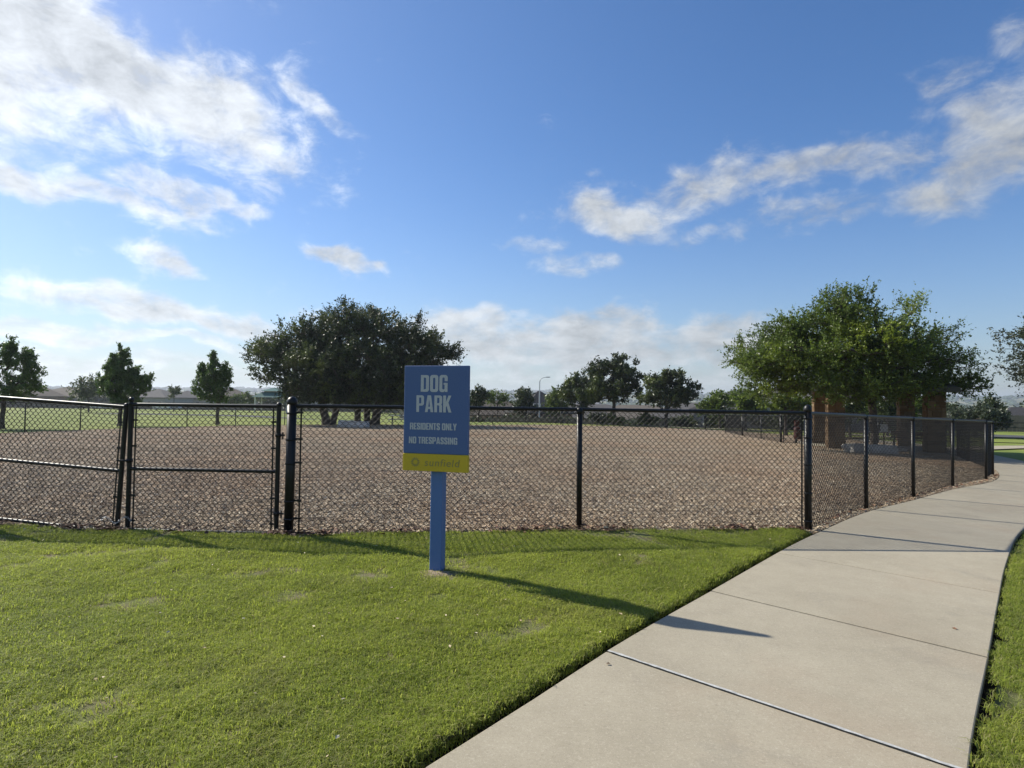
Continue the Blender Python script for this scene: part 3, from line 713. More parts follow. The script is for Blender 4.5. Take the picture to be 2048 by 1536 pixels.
# double gate
def gate_leaf(a, b, label, sag, hinge_at_a, ballcap):
    a, b = Vector((*a, gz(*a))), Vector((*b, gz(*b))); d = b - a; d.z = 0; w = d.length; ang = math.atan2(d.y, d.x)
    root = thing('gate_leaf', a, label, 'gate', 'leaves of the double gate'); root.rotation_euler = Euler((0, sag, ang), 'XYZ')
    z0, z1, zm = .05, FH - .02, .755
    for k, x in enumerate((0, w)):
        free = (x == 0) != hinge_at_a
        st = MB().tube([(x, 0, z0 - .03), (x, 0, z1 + .02)], .026, 12).build('stile', M['black'], root)
        r = .028; zc = z1 + .018
        pr = [(r, -.03), (r * 1.05, 0), (r * .6, .008), (r * .95, .018), (r * 1.15, .036), (r * .9, .055), (r * .4, .066), (.002, .068)] if (ballcap and free) else [(r, -.02), (r * 1.05, 0), (r * .8, .02), (.002, .03)]
        MB().lathe((x, 0, zc), pr, 12).build('post_cap', M['black'], st)
        s = 1 if x == 0 else -1
        MB().box(x + s * .062 - .008, -.003, z0 + .02, x + s * .062 + .008, .003, z1 - .02).build('tension_bar', M['black'], root)
        for z in (.16, .45, 1.02, 1.32):
            MB().box(x + s * .085 - .06 * (s > 0) - .00, -.007, z - .011, x + s * .085 + .06 * (s < 0), .007, z + .011, b=.003).build('tension_band', M['black'], root)
    for z, r in ((z0, .021), (zm, .021), (z1, .021)): MB().tube([(.02, 0, z), (w - .02, 0, z)], r, 10).build('rail', M['black'], root)
    me, w0 = link_mesh(w - .1, z1 - z0 + .03)
    o = obj('chain_link_mesh', me, None, root); o.location = (.05, .025, z0 + .01); o.scale = ((w - .1) / w0, 1, 1)
    hx = 0 if hinge_at_a else w; s = -1 if hinge_at_a else 1
    for z in (.28, 1.17):
        mb = MB().lathe((hx, 0, z - .02), [(.027, 0), (.034, 0), (.034, .04), (.027, .04)], 12)
        mb.tube([(hx + s * .02, 0, z), (hx + s * .075, 0, z)], .011, 8); mb.tube([(hx + s * .052, 0, z - .045), (hx + s * .052, 0, z + .035)], .009, 8)
        mb.build('hinge', M['black'], root)
    return root
MEET_R = (-4.43, 6.70); MEET_L = (-4.60, 6.72)
gr = gate_leaf(MEET_R, (-2.665, 6.592), 'upright right leaf of the black double gate, hinged on the thick post', 0, False, True)
gl = gate_leaf((-6.72, 7.03), (-4.565, 6.72), 'sagging left leaf of the black double gate, tilting down towards the middle', R(3.0), True, False)
gl.location.z += .09
# latch fork on the right leaf
lt = MB().tube([(.02, -.034, .85), (-.09, -.034, .85)], .012, 8); lt.tube([(-.09, -.034, .85), (-.125, -.036, .86)], .010, 8); lt.lathe((0, 0, .83), [(.027, 0), (.035, 0), (.035, .04), (.027, .04)], 12)
lt.build('latch', M['black'], gr)
# drop rod on the left leaf
# loose chain round both leaves
ch = MB()
for k in range(22):
    t = k / 21; x = -4.70 + .32 * t; z = gz(-4.5, 6.7) + .17 + .035 * math.sin(t * 9.5); y = 6.655 - .012 * math.sin(t * 5)
    c = Vector((x, y, z)); tw = k % 2
    ring = []
    for j in range(9):
        a = 6.283 * j / 8; u = .013 * math.cos(a); v_ = .008 * math.sin(a); ring.append(c + Vector((u, v_ * (1 - tw), v_ * tw)))
    ch.tube(ring, .0022, 5, False)
ch.build('gate_chain', M['steel'], label='loose grey steel chain tying the two gate leaves together near the ground', cat='chain')

# ------------------------------------------------------------------ sign
def rrect(x0, y0, x1, y1, c=.08, corners=(1, 1, 1, 1)):
    P = []
    for (x, y, a0, on) in ((x1, y1, 0, corners[0]), (x0, y1, 90, corners[1]), (x0, y0, 180, corners[2]), (x1, y0, 270, corners[3])):
        if not on: P.append((x, y)); continue
        cx = x - c if x == x1 else x + c; cy = y - c if y == y1 else y + c
        for k in range(5): t = R(a0 + 22.5 * k); P.append((cx + c * math.cos(t), cy + c * math.sin(t)))
    return P
w_ = .52; s_ = .185; hb = .15
GL = {
 'D': (w_, [rrect(0, 0, w_, 1, .13, (1, 0, 0, 1)), rrect(s_, hb, w_ - s_, 1 - hb, .06, (1, 0, 0, 1))]),
 'O': (w_, [rrect(0, -.01, w_, 1.01, .15), rrect(s_, hb, w_ - s_, 1 - hb, .07)]),
 'G': (w_, [[(w_, .64), (w_, .88), (w_ - .04, .96), (w_ - .13, 1.01), (.13, 1.01), (.04, .96), (0, .88), (0, .12), (.04, .04), (.12, -.01), (.28, -.01), (.34, .06), (.36, 0), (w_, 0), (w_, .54), (.27, .54), (.27, .42), (w_ - s_, .42), (w_ - s_, .2), (.31, .15), (.22, .15), (s_, .2), (s_, .8), (.22, .86), (.30, .86), (w_ - s_, .8), (w_ - s_, .64)]]),
 'P': (w_, [[(0, 0), (s_, 0), (s_, .38), (w_ - .13, .38), (w_ - .04, .42), (w_, .5), (w_, .88), (w_ - .04, .96), (w_ - .13, 1), (0, 1)], rrect(s_, .51, w_ - s_, .87, .05, (1, 0, 0, 1))]),
 'R': (w_, [[(0, 0), (s_, 0), (s_, .42), (.28, .42), (w_ - s_, .36), (w_ - s_, 0), (w_, 0), (w_, .38), (w_ - .05, .47), (w_, .56), (w_, .88), (w_ - .04, .96), (w_ - .13, 1), (0, 1)], rrect(s_, .54, w_ - s_, .87, .05, (1, 0, 0, 1))]),
 'A': (.56, [[(0, 0), (.175, 0), (.20, .18), (.36, .18), (.385, 0), (.56, 0), (.40, 1), (.16, 1)], [(.22, .32), (.28, .78), (.34, .32)]]),
 'K': (.56, [[(0, 0), (s_, 0), (s_, .30), (.23, .40), (.36, 0), (.56, 0), (.35, .58), (.54, 1), (.35, 1), (s_, .60), (s_, 1), (0, 1)]]),
 'E': (.40, [[(0, 0), (.40, 0), (.40, .15), (s_, .15), (s_, .43), (.36, .43), (.36, .57), (s_, .57), (s_, .85), (.40, .85), (.40, 1), (0, 1)]]),
 'S': (.48, [[(0, .33), (0, .12), (.04, .04), (.13, -.01), (.35, -.01), (.44, .04), (.48, .13), (.48, .40), (.43, .50), (.19, .68), (.19, .82), (.22, .87), (.26, .87), (.30, .82), (.30, .69), (.48, .69), (.48, .88), (.44, .96), (.35, 1.01), (.13, 1.01), (.04, .96), (0, .87), (0, .63), (.05, .53), (.29, .35), (.29, .18), (.26, .13), (.22, .13), (.18, .18), (.18, .33)]]),
 'I': (s_, [[(0, 0), (s_, 0), (s_, 1), (0, 1)]]),
 'N': (w_, [[(0, 0), (.165, 0), (.165, .62), (.36, 0), (w_, 0), (w_, 1), (w_ - .165, 1), (w_ - .165, .40), (.17, 1), (0, 1)]]),
 'T': (.44, [[(.13, 0), (.31, 0), (.31, .85), (.44, .85), (.44, 1), (0, 1), (0, .85), (.13, .85)]]),
 'L': (.38, [[(0, 0), (.38, 0), (.38, .15), (s_, .15), (s_, 1), (0, 1)]]),
 'Y': (.54, [[(.18, 0), (.36, 0), (.36, .40), (.54, 1), (.36, 1), (.27, .62), (.18, 1), (0, 1), (.18, .40)]])}
def lettering(text, width, height, cx, zbase, yf, mat, parent, name='lettering'):
    adv = []; x = 0
    for c in text:
        if c == ' ': x += .24; adv.append(None); continue
        adv.append(x); x += GL[c][0] + .075
    x -= .075; kx = width / x
    cu = bpy.data.curves.new(name, 'CURVE'); cu.dimensions = '2D'; cu.fill_mode = 'BOTH'; cu.extrude = .0008
    for c, a in zip(text, adv):
        if a is None: continue
        for ct in GL[c][1]:
            sp_ = cu.splines.new('POLY'); sp_.points.add(len(ct) - 1); sp_.use_cyclic_u = True
            for p, q in zip(sp_.points, ct): p.co = ((q[0] + a) * kx - width / 2, q[1] * height, 0, 1)
    to = bpy.data.objects.new('tmp', cu); me = bpy.data.meshes.new_from_object(to); bpy.data.objects.remove(to); me.name = name
    me.materials.clear()
    o = obj(name, me, mat, parent); o.rotation_euler = (R(90), 0, 0); o.location = (cx, yf, zbase); return o
def sign_paint(name, c, c2):
    t = NT(name); p = t.objc(); sc_ = t.noise(p, 130, 2, .6); b = t.noise(p, 5, 4, .6)
    col = t.mix(t.n('ShaderNodeMapRange', {'Value': sc_, 'From Min': .45, 'From Max': .75}).outputs[0], c, c2)
    col = t.mix(t.math('MULTIPLY', b, .28), col, c2)
    return t.pbr(col, .55, 0, t.bump(sc_, .15, .002), .4)
M['sign_blue'] = sign_paint('sign_blue', (.058, .110, .27), (.09, .145, .29))
M['post_blue'] = sign_paint('post_blue', (.075, .155, .37), (.095, .175, .37))
M['sign_yellow'] = sign_paint('sign_yellow', (.58, .42, .018), (.46, .34, .03))
M['sign_white'] = sign_paint('sign_white', (.50, .52, .53), (.36, .39, .44))
M['faded_ink'] = sign_paint('faded_ink', (.27, .23, .06), (.17, .17, .11))
bx_, by_ = -.655, 5.24
sign = thing('park_sign', (bx_, by_, gz(bx_, by_) + .05), 'blue DOG PARK sign with a yellow strip on a blue post in the grass', 'sign', None, R(-14))
MB().box(-.055, -.055, -.15, .055, .055, 1.35, b=.006).build('post', M['post_blue'], sign)
pw = .612; zb, zt = 1.055, 1.845
panel = MB().box(-pw / 2, -.100, zb, pw / 2, -.057, zt, b=.004).build('panel', M['sign_blue'], sign)
strip = MB().box(-pw / 2 - .003, -.104, zb - .155, pw / 2 + .003, -.057, zb - .001, b=.004).build('panel', M['sign_yellow'], sign, label='yellow strip')
yf = -.1012
lettering('DOG', .255, .150, -.018, 1.610, yf, M['sign_white'], panel)
lettering('PARK', .335, .150, -.018, 1.428, yf, M['sign_white'], panel)
lettering('RESIDENTS ONLY', .445, .060, -.022, 1.270, yf, M['sign_white'], panel)
lettering('NO TRESPASSING', .460, .060, -.022, 1.145, yf, M['sign_white'], panel)
fc = bpy.data.curves.new('logo_lettering', 'FONT'); fc.body = 'sunfield'; fc.size = .094; fc.extrude = .0006; fc.shear = .12; fc.space_character = 1.12
to = bpy.data.objects.new('tmp', fc); me = bpy.data.meshes.new_from_object(to); bpy.data.objects.remove(to); me.name = 'lettering'; me.materials.clear()
xs = [v.co.x for v in me.vertices]; kx = .33 / (max(xs) - min(xs))
for v in me.vertices: v.co.x = (v.co.x - min(xs)) * kx
o = obj('lettering', me, M['faded_ink'], strip); o.rotation_euler = (R(90), 0, 0); o.location = (-.095, -.1052, zb - .108)
mb = MB()
for k in range(14):
    a = 6.283 * k / 14; P = []
    for (r, da) in ((.020, -.13), (.034, -.17), (.046, 0), (.034, .17), (.020, .13)):
        P.append((-.185 + r * math.cos(a + da), -.1052, zb - .077 + r * math.sin(a + da)))
    mb.add(P, [(0, 1, 2, 3, 4)])
mb.build('sun_emblem', M['faded_ink'], strip)
# bare earth at the foot of the post
mb = MB(); n = 22; ring = [(0, 0, .014)]
for rr_ in (.5, 1.0):
    for k in range(n): a = 6.283 * k / n; q = rr_ * random.uniform(.6, 1.35); ring.append((.17 * q * math.cos(a), .12 * q * math.sin(a), random.uniform(.006, .016) if rr_ < .9 else -.004))
mb.add(ring, [(0, 1 + k, 1 + (k + 1) % n) for k in range(n)] + [(1 + k, 1 + n + k, 1 + n + (k + 1) % n, 1 + (k + 1) % n) for k in range(n)], True)
o = mb.build('soil_patch', simple('dry_earth', (.26, .20, .14), .95, 0, .35, 20, .8), kind='stuff'); o.location = (bx_ - .04, by_ - .12, gz(bx_, by_) + .055)
o['label'] = 'small patch of bare dry earth at the foot of the sign post'

# ------------------------------------------------------------------ trees
def make_tree(name, label, cat, trunks, lobes, n, leaf, seed, bark, lmat, twigs=8, lpt=10, tl=.55, rt=.016, group=None, up=.35, droop=0.0, tw_r=.0, flat=1.0):
    rng = np.random.default_rng(seed)
    base = Vector(trunks[0][0]); T0 = np.array(base)
    nodes = []; par = []; pl = []; istr = []
    ok = []
    for tk in trunks:
        prev = -1
        P = [np.array(p, float) for p in tk]
        Q = []
        for i in range(len(P) - 1):
            for k in range(3):
                t = k / 3; q = P[i] * (1 - t) + P[i + 1] * t
                if i + k > 0: q = q + rng.normal(0, .04, 3) * [1, 1, .3]
                Q.append(q)
        Q.append(P[-1])
        for i, q in enumerate(Q):
            nodes.append(q); par.append(prev); pl.append(0 if prev < 0 else pl[prev] + np.linalg.norm(q - nodes[prev])); istr.append(True)
            ok.append(i >= len(Q) * .55); prev = len(nodes) - 1
    ntr = len(nodes)
    vol = np.array([(l[3] * l[4] * l[5]) ** .75 * (l[6] if len(l) > 6 else 1) for l in lobes]); vol /= vol.sum()
    pts = []; dn = []
    for l, w in zip(lobes, vol):
        k = max(3, int(round(n * w))); u = rng.normal(size=(k, 3)); u /= np.linalg.norm(u, axis=1)[:, None]
        rr = (rng.random(k) ** .42)[:, None] * (1 + rng.normal(0, .08, (k, 1)))
        pts.append(np.array(l[:3]) + u * rr * np.array(l[3:6])); dn += [l[7] if len(l) > 7 else 1.0] * k
    pts = np.concatenate(pts); dn = np.array(dn); cen = pts.mean(axis=0)
    top = np.mean([np.array(t[-1]) for t in trunks], axis=0)
    order = np.argsort(np.linalg.norm(pts - top, axis=1)); dens_n = [1] * ntr
    for i in order:
        p = pts[i]; Q = np.array(nodes); d = np.linalg.norm(Q - p, axis=1) + .22 * np.array(pl); d[~np.array(ok)] += 50
        below = (Q[:, 2] > p[2] + .15); d = d + below * .8
        j = int(np.argmin(d)); nodes.append(p); par.append(j); pl.append(pl[j] + np.linalg.norm(p - nodes[j])); istr.append(False); ok.append(True); dens_n.append(dn[i])
    nn = len(nodes); rad2 = np.full(nn, 1.0)
    for i in range(nn - 1, -1, -1):
        if par[i] >= 0: rad2[par[i]] += rad2[i] if not (istr[i] and not istr[par[i]]) else 0
    r = rt * np.power(rad2, .46)
    for i in range(ntr):
        if par[i] < 0: r[i] *= 1.35
    mb = MB()
    for i in range(nn):
        j = par[i]
        if j < 0: continue
        a, b = Vector(nodes[j]), Vector(nodes[i]); L_ = (b - a).length
        if istr[i]: mb.tube([a, b], [float(r[j]) if istr[j] else float(r[i]), float(r[i])], 9, False); continue
        ra = min(float(r[j]), float(r[i]) * 1.35); mid = (a + b) / 2 + Vector(rng.normal(0, .07 * L_, 3)); mid.z += .05 * L_
        mb.tube([a, mid, b], [ra, (ra + float(r[i])) / 2, float(r[i]) * .85], 5 if r[i] < .05 else 7, False)
    P = np.array(nodes[ntr:]); dn = np.array(dens_n[ntr:]); m_ = len(P)
    out = (P - (cen + np.array([0, 0, -.25 * np.ptp(P[:, 2])]))); out /= np.linalg.norm(out, axis=1)[:, None] + 1e-6
    cnt = np.maximum(1, np.round(twigs * np.ones(m_))).astype(int); idx = np.repeat(np.arange(m_), cnt); K = len(idx)
    d = rng.normal(size=(K, 3)) * .85 + out[idx] * .75 + np.array([0, 0, up]); d[:, 2] *= flat; d /= np.linalg.norm(d, axis=1)[:, None]
    Ls = tl * rng.uniform(.45, 1.35, K); st = P[idx] + rng.normal(0, .07, (K, 3))
    # leaves along the twigs
    li = np.repeat(np.arange(K), lpt); keep = rng.random(len(li)) < dn[idx][li]; li = li[keep]; Q = len(li)
    t = rng.uniform(.12, 1.05, Q)
    c = st[li] + d[li] * (Ls[li] * t)[:, None] + rng.normal(0, leaf * .6, (Q, 3)); c[:, 2] -= droop * (t * Ls[li]) ** 2
    u = d[li] * .7 + rng.normal(size=(Q, 3)) * .6; u /= np.linalg.norm(u, axis=1)[:, None]
    nv = rng.normal(size=(Q, 3)) + np.array([0, 0, .5]); v = np.cross(u, nv); v /= np.linalg.norm(v, axis=1)[:, None] + 1e-9
    s = (leaf * rng.uniform(.6, 1.3, Q))[:, None]; nn3 = np.cross(u, v)
    V = np.stack([c - u * s, c + v * s * .48 + nn3 * s * .12, c + u * s, c - v * s * .48 + nn3 * s * .12], axis=1).reshape(-1, 3)
    Fc = np.arange(4 * Q).reshape(Q, 4)
    root = thing(name, base, label, cat, group)
    tr = mb.mesh('trunk')
    if tw_r > 0:
        sel = rng.random(K) < .8; s2 = st[sel]; d2 = d[sel]; e2 = s2 + d2 * Ls[sel][:, None] * 1.12; w2 = np.cross(d2, rng.normal(size=d2.shape)); w2 /= np.linalg.norm(w2, axis=1)[:, None]
        w2 *= tw_r; w3 = np.cross(d2, w2); ad = np.stack([s2 - w2, s2 + w2 * .5 + w3 * .8, s2 + w2 * .5 - w3 * .8, e2], axis=1).reshape(-1, 3)
        k4 = np.arange(len(s2)) * 4; fa_ = np.concatenate([np.stack([k4, k4 + 1, k4 + 3], 1), np.stack([k4 + 1, k4 + 2, k4 + 3], 1), np.stack([k4 + 2, k4, k4 + 3], 1)])
        tm = np_mesh('twigs', ad - T0, fa_); tm.materials.append(bark); obj('twigs', tm, None, root)
    for vv in tr.vertices: vv.co -= base
    tr.materials.append(bark); obj('trunk', tr, None, root)
    cm = np_mesh('crown', V - T0, Fc); cm.materials.append(lmat); obj('crown', cm, None, root)
    return root
def lobe(px, py, rx, ry, D, dy=0.0, rd=None, w=1.0, dens_=1.0):
    c = pt(px, py, D); k = D / F; c = c + Vector((0, dy, 0))
    return (c.x, c.y, c.z, rx * k, (rd if rd else (rx + ry) / 2 * k), ry * k, w, dens_)
M['oak'] = leaf_mat('oak_leaves', (.015, .028, .009), (.056, .078, .023), .24, (.10, .13, .028))
M['elm'] = leaf_mat('elm_leaves', (.035, .065, .012), (.14, .20, .03), .42, (.20, .26, .03))
M['pear'] = leaf_mat('pear_leaves', (.045, .090, .022), (.12, .19, .045), .34)
M['olive'] = leaf_mat('olive_leaves', (.045, .065, .025), (.12, .15, .05), .3)
M['lime'] = leaf_mat('lime_leaves', (.05, .085, .02), (.14, .19, .035), .35)
M['grey_leaf'] = leaf_mat('grey_leaves', (.035, .05, .030), (.085, .105, .06), .25)
def B(px, D, h=0.0):
    d = ray(px, 800); x = d.x / d.y * D; return (x, D, gz(x, D) + h - .05)
def TP(px, py, D, dy=0): p = pt(px, py, D); return (p.x, p.y + dy, p.z)
# big oaks on the far side of the mulch
make_tree('oak_tree', 'left of the two big dark oaks beyond the mulch, with two leaning trunks', 'tree',
    [[B(655, 45), TP(643, 800, 45), TP(625, 762, 45)], [B(664, 45.4), TP(678, 800, 45.4), TP(690, 765, 45.6)]],
    [lobe(548, 712, 48, 34, 45, 0, 2.2), lobe(590, 690, 52, 44, 45, 1, 2.6), lobe(560, 748, 48, 20, 44, 0, 1.8, .7), lobe(632, 668, 45, 40, 45.5, 1, 2.6), lobe(640, 735, 80, 48, 45, -1, 3.2, 1), lobe(622, 775, 56, 24, 44, -1, 2.3, .9), lobe(690, 760, 60, 40, 45, 0, 2.8), lobe(512, 716, 26, 20, 45, 0, 1, .9), lobe(640, 790, 70, 16, 44.5, 0, 2.6, 1)],
    480, .096, 11, M['bark'], M['oak'], 9, 13, .85, .022, tw_r=.006)
make_tree('oak_tree', 'right oak of the large dark pair beyond the mulch, three trunks, tallest crown', 'tree',
    [[B(716, 47), TP(714, 808, 47), TP(708, 768, 47), TP(704, 715, 47)], [B(736, 47.6), TP(734, 805, 47.6), TP(755, 755, 47.6), TP(790, 705, 47.5)], [B(750, 46.6), TP(757, 805, 46.6), TP(790, 765, 46.5)]],
    [lobe(693, 646, 44, 40, 47, 0, 2.2), lobe(730, 650, 46, 36, 47.5, 1, 2.4), lobe(790, 668, 52, 34, 47, 0, 2.6), lobe(845, 690, 36, 38, 47, 0, 2.2), lobe(836, 650, 10, 22, 47, 0, .7, .4), lobe(880, 712, 30, 18, 46.5, 0, 1.5, .7), lobe(820, 740, 76, 44, 47, -1, 3.4, 1), lobe(715, 715, 88, 52, 47, -1, 3.6, 1), lobe(760, 770, 120, 28, 46, -1, 3.0, .8), lobe(660, 690, 50, 46, 47, 1, 2.4), lobe(870, 775, 45, 24, 47, 0, 2, .8), lobe(897, 708, 22, 18, 46.5, 0, 1, .9), lobe(780, 792, 110, 18, 46, 0, 3, 1.2), lobe(700, 785, 60, 22, 46, 0, 2.6, 1), lobe(800, 715, 90, 50, 48.5, 0, 3, 1)],
    820, .096, 12, M['bark'], M['oak'], 10, 13, .82, .022, tw_r=.006)
# elm by the pavilion
DE = 25.9
make_tree('elm_tree', 'big spreading elm overhanging the stone pavilion, yellow-green with wispy bare twigs on its right', 'tree',
    [[B(1748, DE), TP(1746, 845, DE), TP(1744, 790, DE), TP(1722, 745, DE), TP(1700, 680, DE + .3)], [TP(1744, 790, DE), TP(1768, 745, DE + .2), TP(1785, 690, DE + .4)]],
    [lobe(1690, 615, 50, 42, DE, 0, 1.2, 1), lobe(1660, 660, 62, 46, DE, 0, 1.6), lobe(1590, 670, 44, 40, DE, .5, 1.4, 1), lobe(1530, 728, 64, 26, DE, 0, 1.5, 1), lobe(1610, 725, 90, 50, DE, -.4, 2.0, 1), lobe(1600, 705, 90, 55, DE, 3.6, 2.4, .55), lobe(1700, 690, 90, 60, DE, 4.2, 2.6, .55), lobe(1800, 720, 80, 50, DE, 4.0, 2.6, .5), lobe(1720, 700, 80, 60, DE, -.8, 2.2, 1), lobe(1560, 772, 66, 22, DE, .2, 1.5, .9), lobe(1680, 770, 110, 28, DE, -1.0, 1.8, .9),
     lobe(1795, 690, 60, 56, DE, .3, 1.8, .9, .62), lobe(1815, 618, 30, 26, DE, 0, .9, .8, .42), lobe(1850, 720, 66, 42, DE + .4, 0, 1.9, 1, .62), lobe(1865, 680, 44, 30, DE, 0, 1.3, .8, .34), lobe(1905, 765, 46, 24, DE + .5, .3, 1.6, .9, 1), lobe(1810, 770, 90, 26, DE, .2, 2.0, .9, .9)],
    1080, .056, 21, M['bark'], M['elm'], 10, 15, .60, .013, tw_r=.0045, up=.2)
# elm at the right edge of the frame
make_tree('elm_tree', 'elm at the right edge with drooping twigs reaching into the picture', 'tree',
    [[B(2140, 22), TP(2138, 780, 22), TP(2130, 700, 22)]],
    [lobe(2125, 690, 90, 60, 22, 0, 2), lobe(2080, 700, 42, 40, 22, 0, 1.2, 1, .9), lobe(2060, 745, 50, 26, 22, 0, 1.1, 1, .75), lobe(2065, 790, 30, 14, 22, 0, .7, .6, .6), lobe(2140, 640, 60, 50, 22, 0, 1.5), lobe(2050, 680, 18, 20, 22, 0, .6, .5, .7)],
    170, .052, 22, M['bark'], M['grey_leaf'], 9, 11, .42, .012, tw_r=.004, up=.1)
# young trees along the left fence, outside
def young(px, D, top, w, seed, label, lob, mat='pear', n=110, leaf=.085, cat='tree', name='young_tree', twigs=8, group=None):
    b = B(px, D); return make_tree(name, label, cat, [[b, (b[0], b[1], b[2] + 1.1), (b[0] + .05, b[1], b[2] + 2.2)]], lob, n, leaf, seed, M['bark'], M[mat], twigs, 10, .24, .009, group=group, up=1.3, tw_r=.004)
young(6, 33, 683, 90, 31, 'tall young tree at the left edge of the picture beyond the fence', [lobe(22, 708, 8, 34, 33, 0, .4, 5), lobe(50, 728, 14, 30, 33, 0, .7, 2.2), lobe(-15, 735, 24, 46, 33, 0, 1), lobe(15, 768, 60, 24, 33, 0, 1.5), lobe(70, 748, 12, 26, 33, 0, .6, 1.8), lobe(-40, 765, 30, 28, 33, 0, 1), lobe(15, 792, 44, 16, 33, 0, 1.2)], n=260, leaf=.068)
young(240, 39, 700, 100, 32, 'young tree with several upright leaders behind the gate, second from the left', [lobe(246, 720, 7, 28, 39, 0, .35, 5), lobe(225, 736, 10, 26, 39, 0, .6, 3), lobe(250, 778, 44, 25, 39, 0, 1.4, 1.3), lobe(290, 765, 12, 24, 39, 0, .7, 2), lobe(265, 745, 12, 26, 39, 0, .7, 2), lobe(210, 765, 10, 22, 39, 0, .7, 1.6), lobe(245, 755, 26, 26, 39, 0, 1, 1.5), lobe(243, 800, 34, 15, 39, 0, 1.1, 1.2)], n=300, leaf=.075)
young(436, 44, 710, 86, 33, 'small neat egg-shaped tree beyond the right gate leaf', [lobe(426, 725, 5, 22, 44, 0, .35, 5), lobe(404, 745, 9, 20, 44, 0, .6, 2.6), lobe(424, 772, 36, 26, 44, 0, 1.4, 1.5), lobe(450, 752, 10, 22, 44, 0, .6, 2.4), lobe(430, 755, 20, 24, 44, 0, .9, 1.5), lobe(424, 795, 26, 14, 44, 0, 1, 1.4)], n=300, leaf=.075)
def bush(px, D, lob, label, mat, seed, n=50, leaf=.12, cat='tree', name='small_tree', group=None, tl=.5, twigs=7):
    b = B(px, D); return make_tree(name, label, cat, [[b, (b[0], b[1], b[2] + max(.4, lob[0][2] - lob[0][5] - b[2]))]], lob, n, leaf, seed, M['bark'], M[mat], twigs, 9, tl, .016, group=group, tw_r=.005)
bush(178, 95, [lobe(178, 775, 26, 20, 95), lobe(165, 785, 18, 14, 95), lobe(200, 780, 14, 14, 95)], 'pale green tree between the first two young trees, before the rooftops', 'olive', 41, 60, .2, tl=1.0)
bush(348, 110, [lobe(348, 785, 9, 12, 110)], 'tiny pale tree standing beyond the field, left of the egg-shaped tree', 'olive', 42, 14, .2, tl=.7)
bush(499, 120, [lobe(498, 797, 16, 9, 120), lobe(480, 800, 12, 7, 120)], 'low pale green bush left of the green roofed gazebo', 'lime', 43, 24, .22, 'bush', 'bush', tl=.7)
bush(465, 120, [lobe(462, 801, 10, 6, 120)], 'small bush beside the egg-shaped tree at the field edge', 'olive', 44, 14, .2, 'bush', 'bush', tl=.6)
# trees beyond the far fence, right of the sign
CG = 'trees beyond the far fence'
def mid(px, D, lob, label, mat, seed, n, leaf, rt=.016):
    b = B(px, D); return make_tree('street_tree', label, 'tree', [[b, TP(px + 1, 826, D), TP(px, 795, D)]], lob, n, leaf, seed, M['bark'], M[mat], 9, 10, .6, rt, group=CG, tw_r=.006)
mid(1228, 62, [lobe(1238, 738, 34, 30, 62, 0, 2), lobe(1195, 745, 20, 26, 62, 0, 1.5), lobe(1262, 760, 22, 22, 62, 0, 1.5), lobe(1225, 780, 54, 24, 62, 0, 2.8), lobe(1175, 790, 28, 18, 62)], 'tallest tree of the middle group, open dark rounded crown', 'oak', 51, 190, .14)
mid(1165, 66, [lobe(1160, 770, 30, 22, 66, 0, 2), lobe(1135, 785, 18, 18, 66, 0, 1.4), lobe(1190, 775, 22, 24, 66, 0, 1.6), lobe(1165, 800, 40, 16, 66)], 'dense tree leaning against the left of the tallest middle tree', 'oak', 52, 130, .14)
mid(1332, 58, [lobe(1338, 762, 36, 20, 58, 0, 2), lobe(1312, 775, 24, 24, 58, 0, 1.6), lobe(1370, 785, 28, 20, 58, 0, 1.6), lobe(1335, 795, 56, 18, 58, 0, 2.4)], 'broad domed tree right of the tallest middle tree', 'oak', 53, 170, .13)
bush(1052, 75, [lobe(1050, 797, 20, 18, 75), lobe(1045, 815, 22, 12, 75)], 'small round tree left of the street lamp', 'oak', 54, 60, .16, tl=.7)
bush(1113, 72, [lobe(1113, 797, 17, 14, 72), lobe(1110, 815, 20, 12, 72)], 'bright green small tree just right of the street lamp', 'lime', 55, 55, .15, tl=.7)
bush(958, 70, [lobe(958, 795, 18, 16, 70), lobe(948, 810, 18, 12, 70)], 'dark bush-like tree peeking out right of the sign', 'oak', 56, 45, .15, tl=.6)
bush(995, 78, [lobe(985, 795, 13, 13, 78), lobe(1004, 800, 16, 9, 78)], 'thin pale tree right of the sign with sparse top', 'lime', 57, 34, .13, tl=.8)
bush(1440, 60, [lobe(1440, 802, 28, 14, 60), lobe(1422, 815, 22, 14, 60)], 'low tree just left of the big elm, before a grey house', 'elm', 58, 60, .14, tl=.6)
bush(1492, 56, [lobe(1492, 800, 30, 14, 56), lobe(1500, 815, 26, 12, 56)], 'low rounded tree under the left tip of the big elm', 'elm', 59, 70, .14, tl=.6)
bush(1572, 44, [lobe(1572, 808, 34, 14, 44), lobe(1600, 812, 22, 14, 44)], 'low tree under the big elm left of the stone columns', 'elm', 60, 80, .11, tl=.5)
bush(1235, 64, [lobe(1215, 838, 14, 8, 60), lobe(1240, 842, 12, 6, 60)], 'small shrub at the foot of the tallest middle tree', 'lime', 61, 20, .12, 'shrub', 'shrub', tl=.35)
bush(1290, 64, [lobe(1290, 836, 12, 8, 62), lobe(1305, 840, 10, 7, 62)], 'pale shrub between the two middle trees', 'lime', 62, 20, .12, 'shrub', 'shrub', tl=.35)
bush(1195, 60, [lobe(1195, 838, 14, 9, 60)], 'dark shrub at the fence left of the tallest middle tree', 'oak', 63, 20, .12, 'shrub', 'shrub', tl=.35)
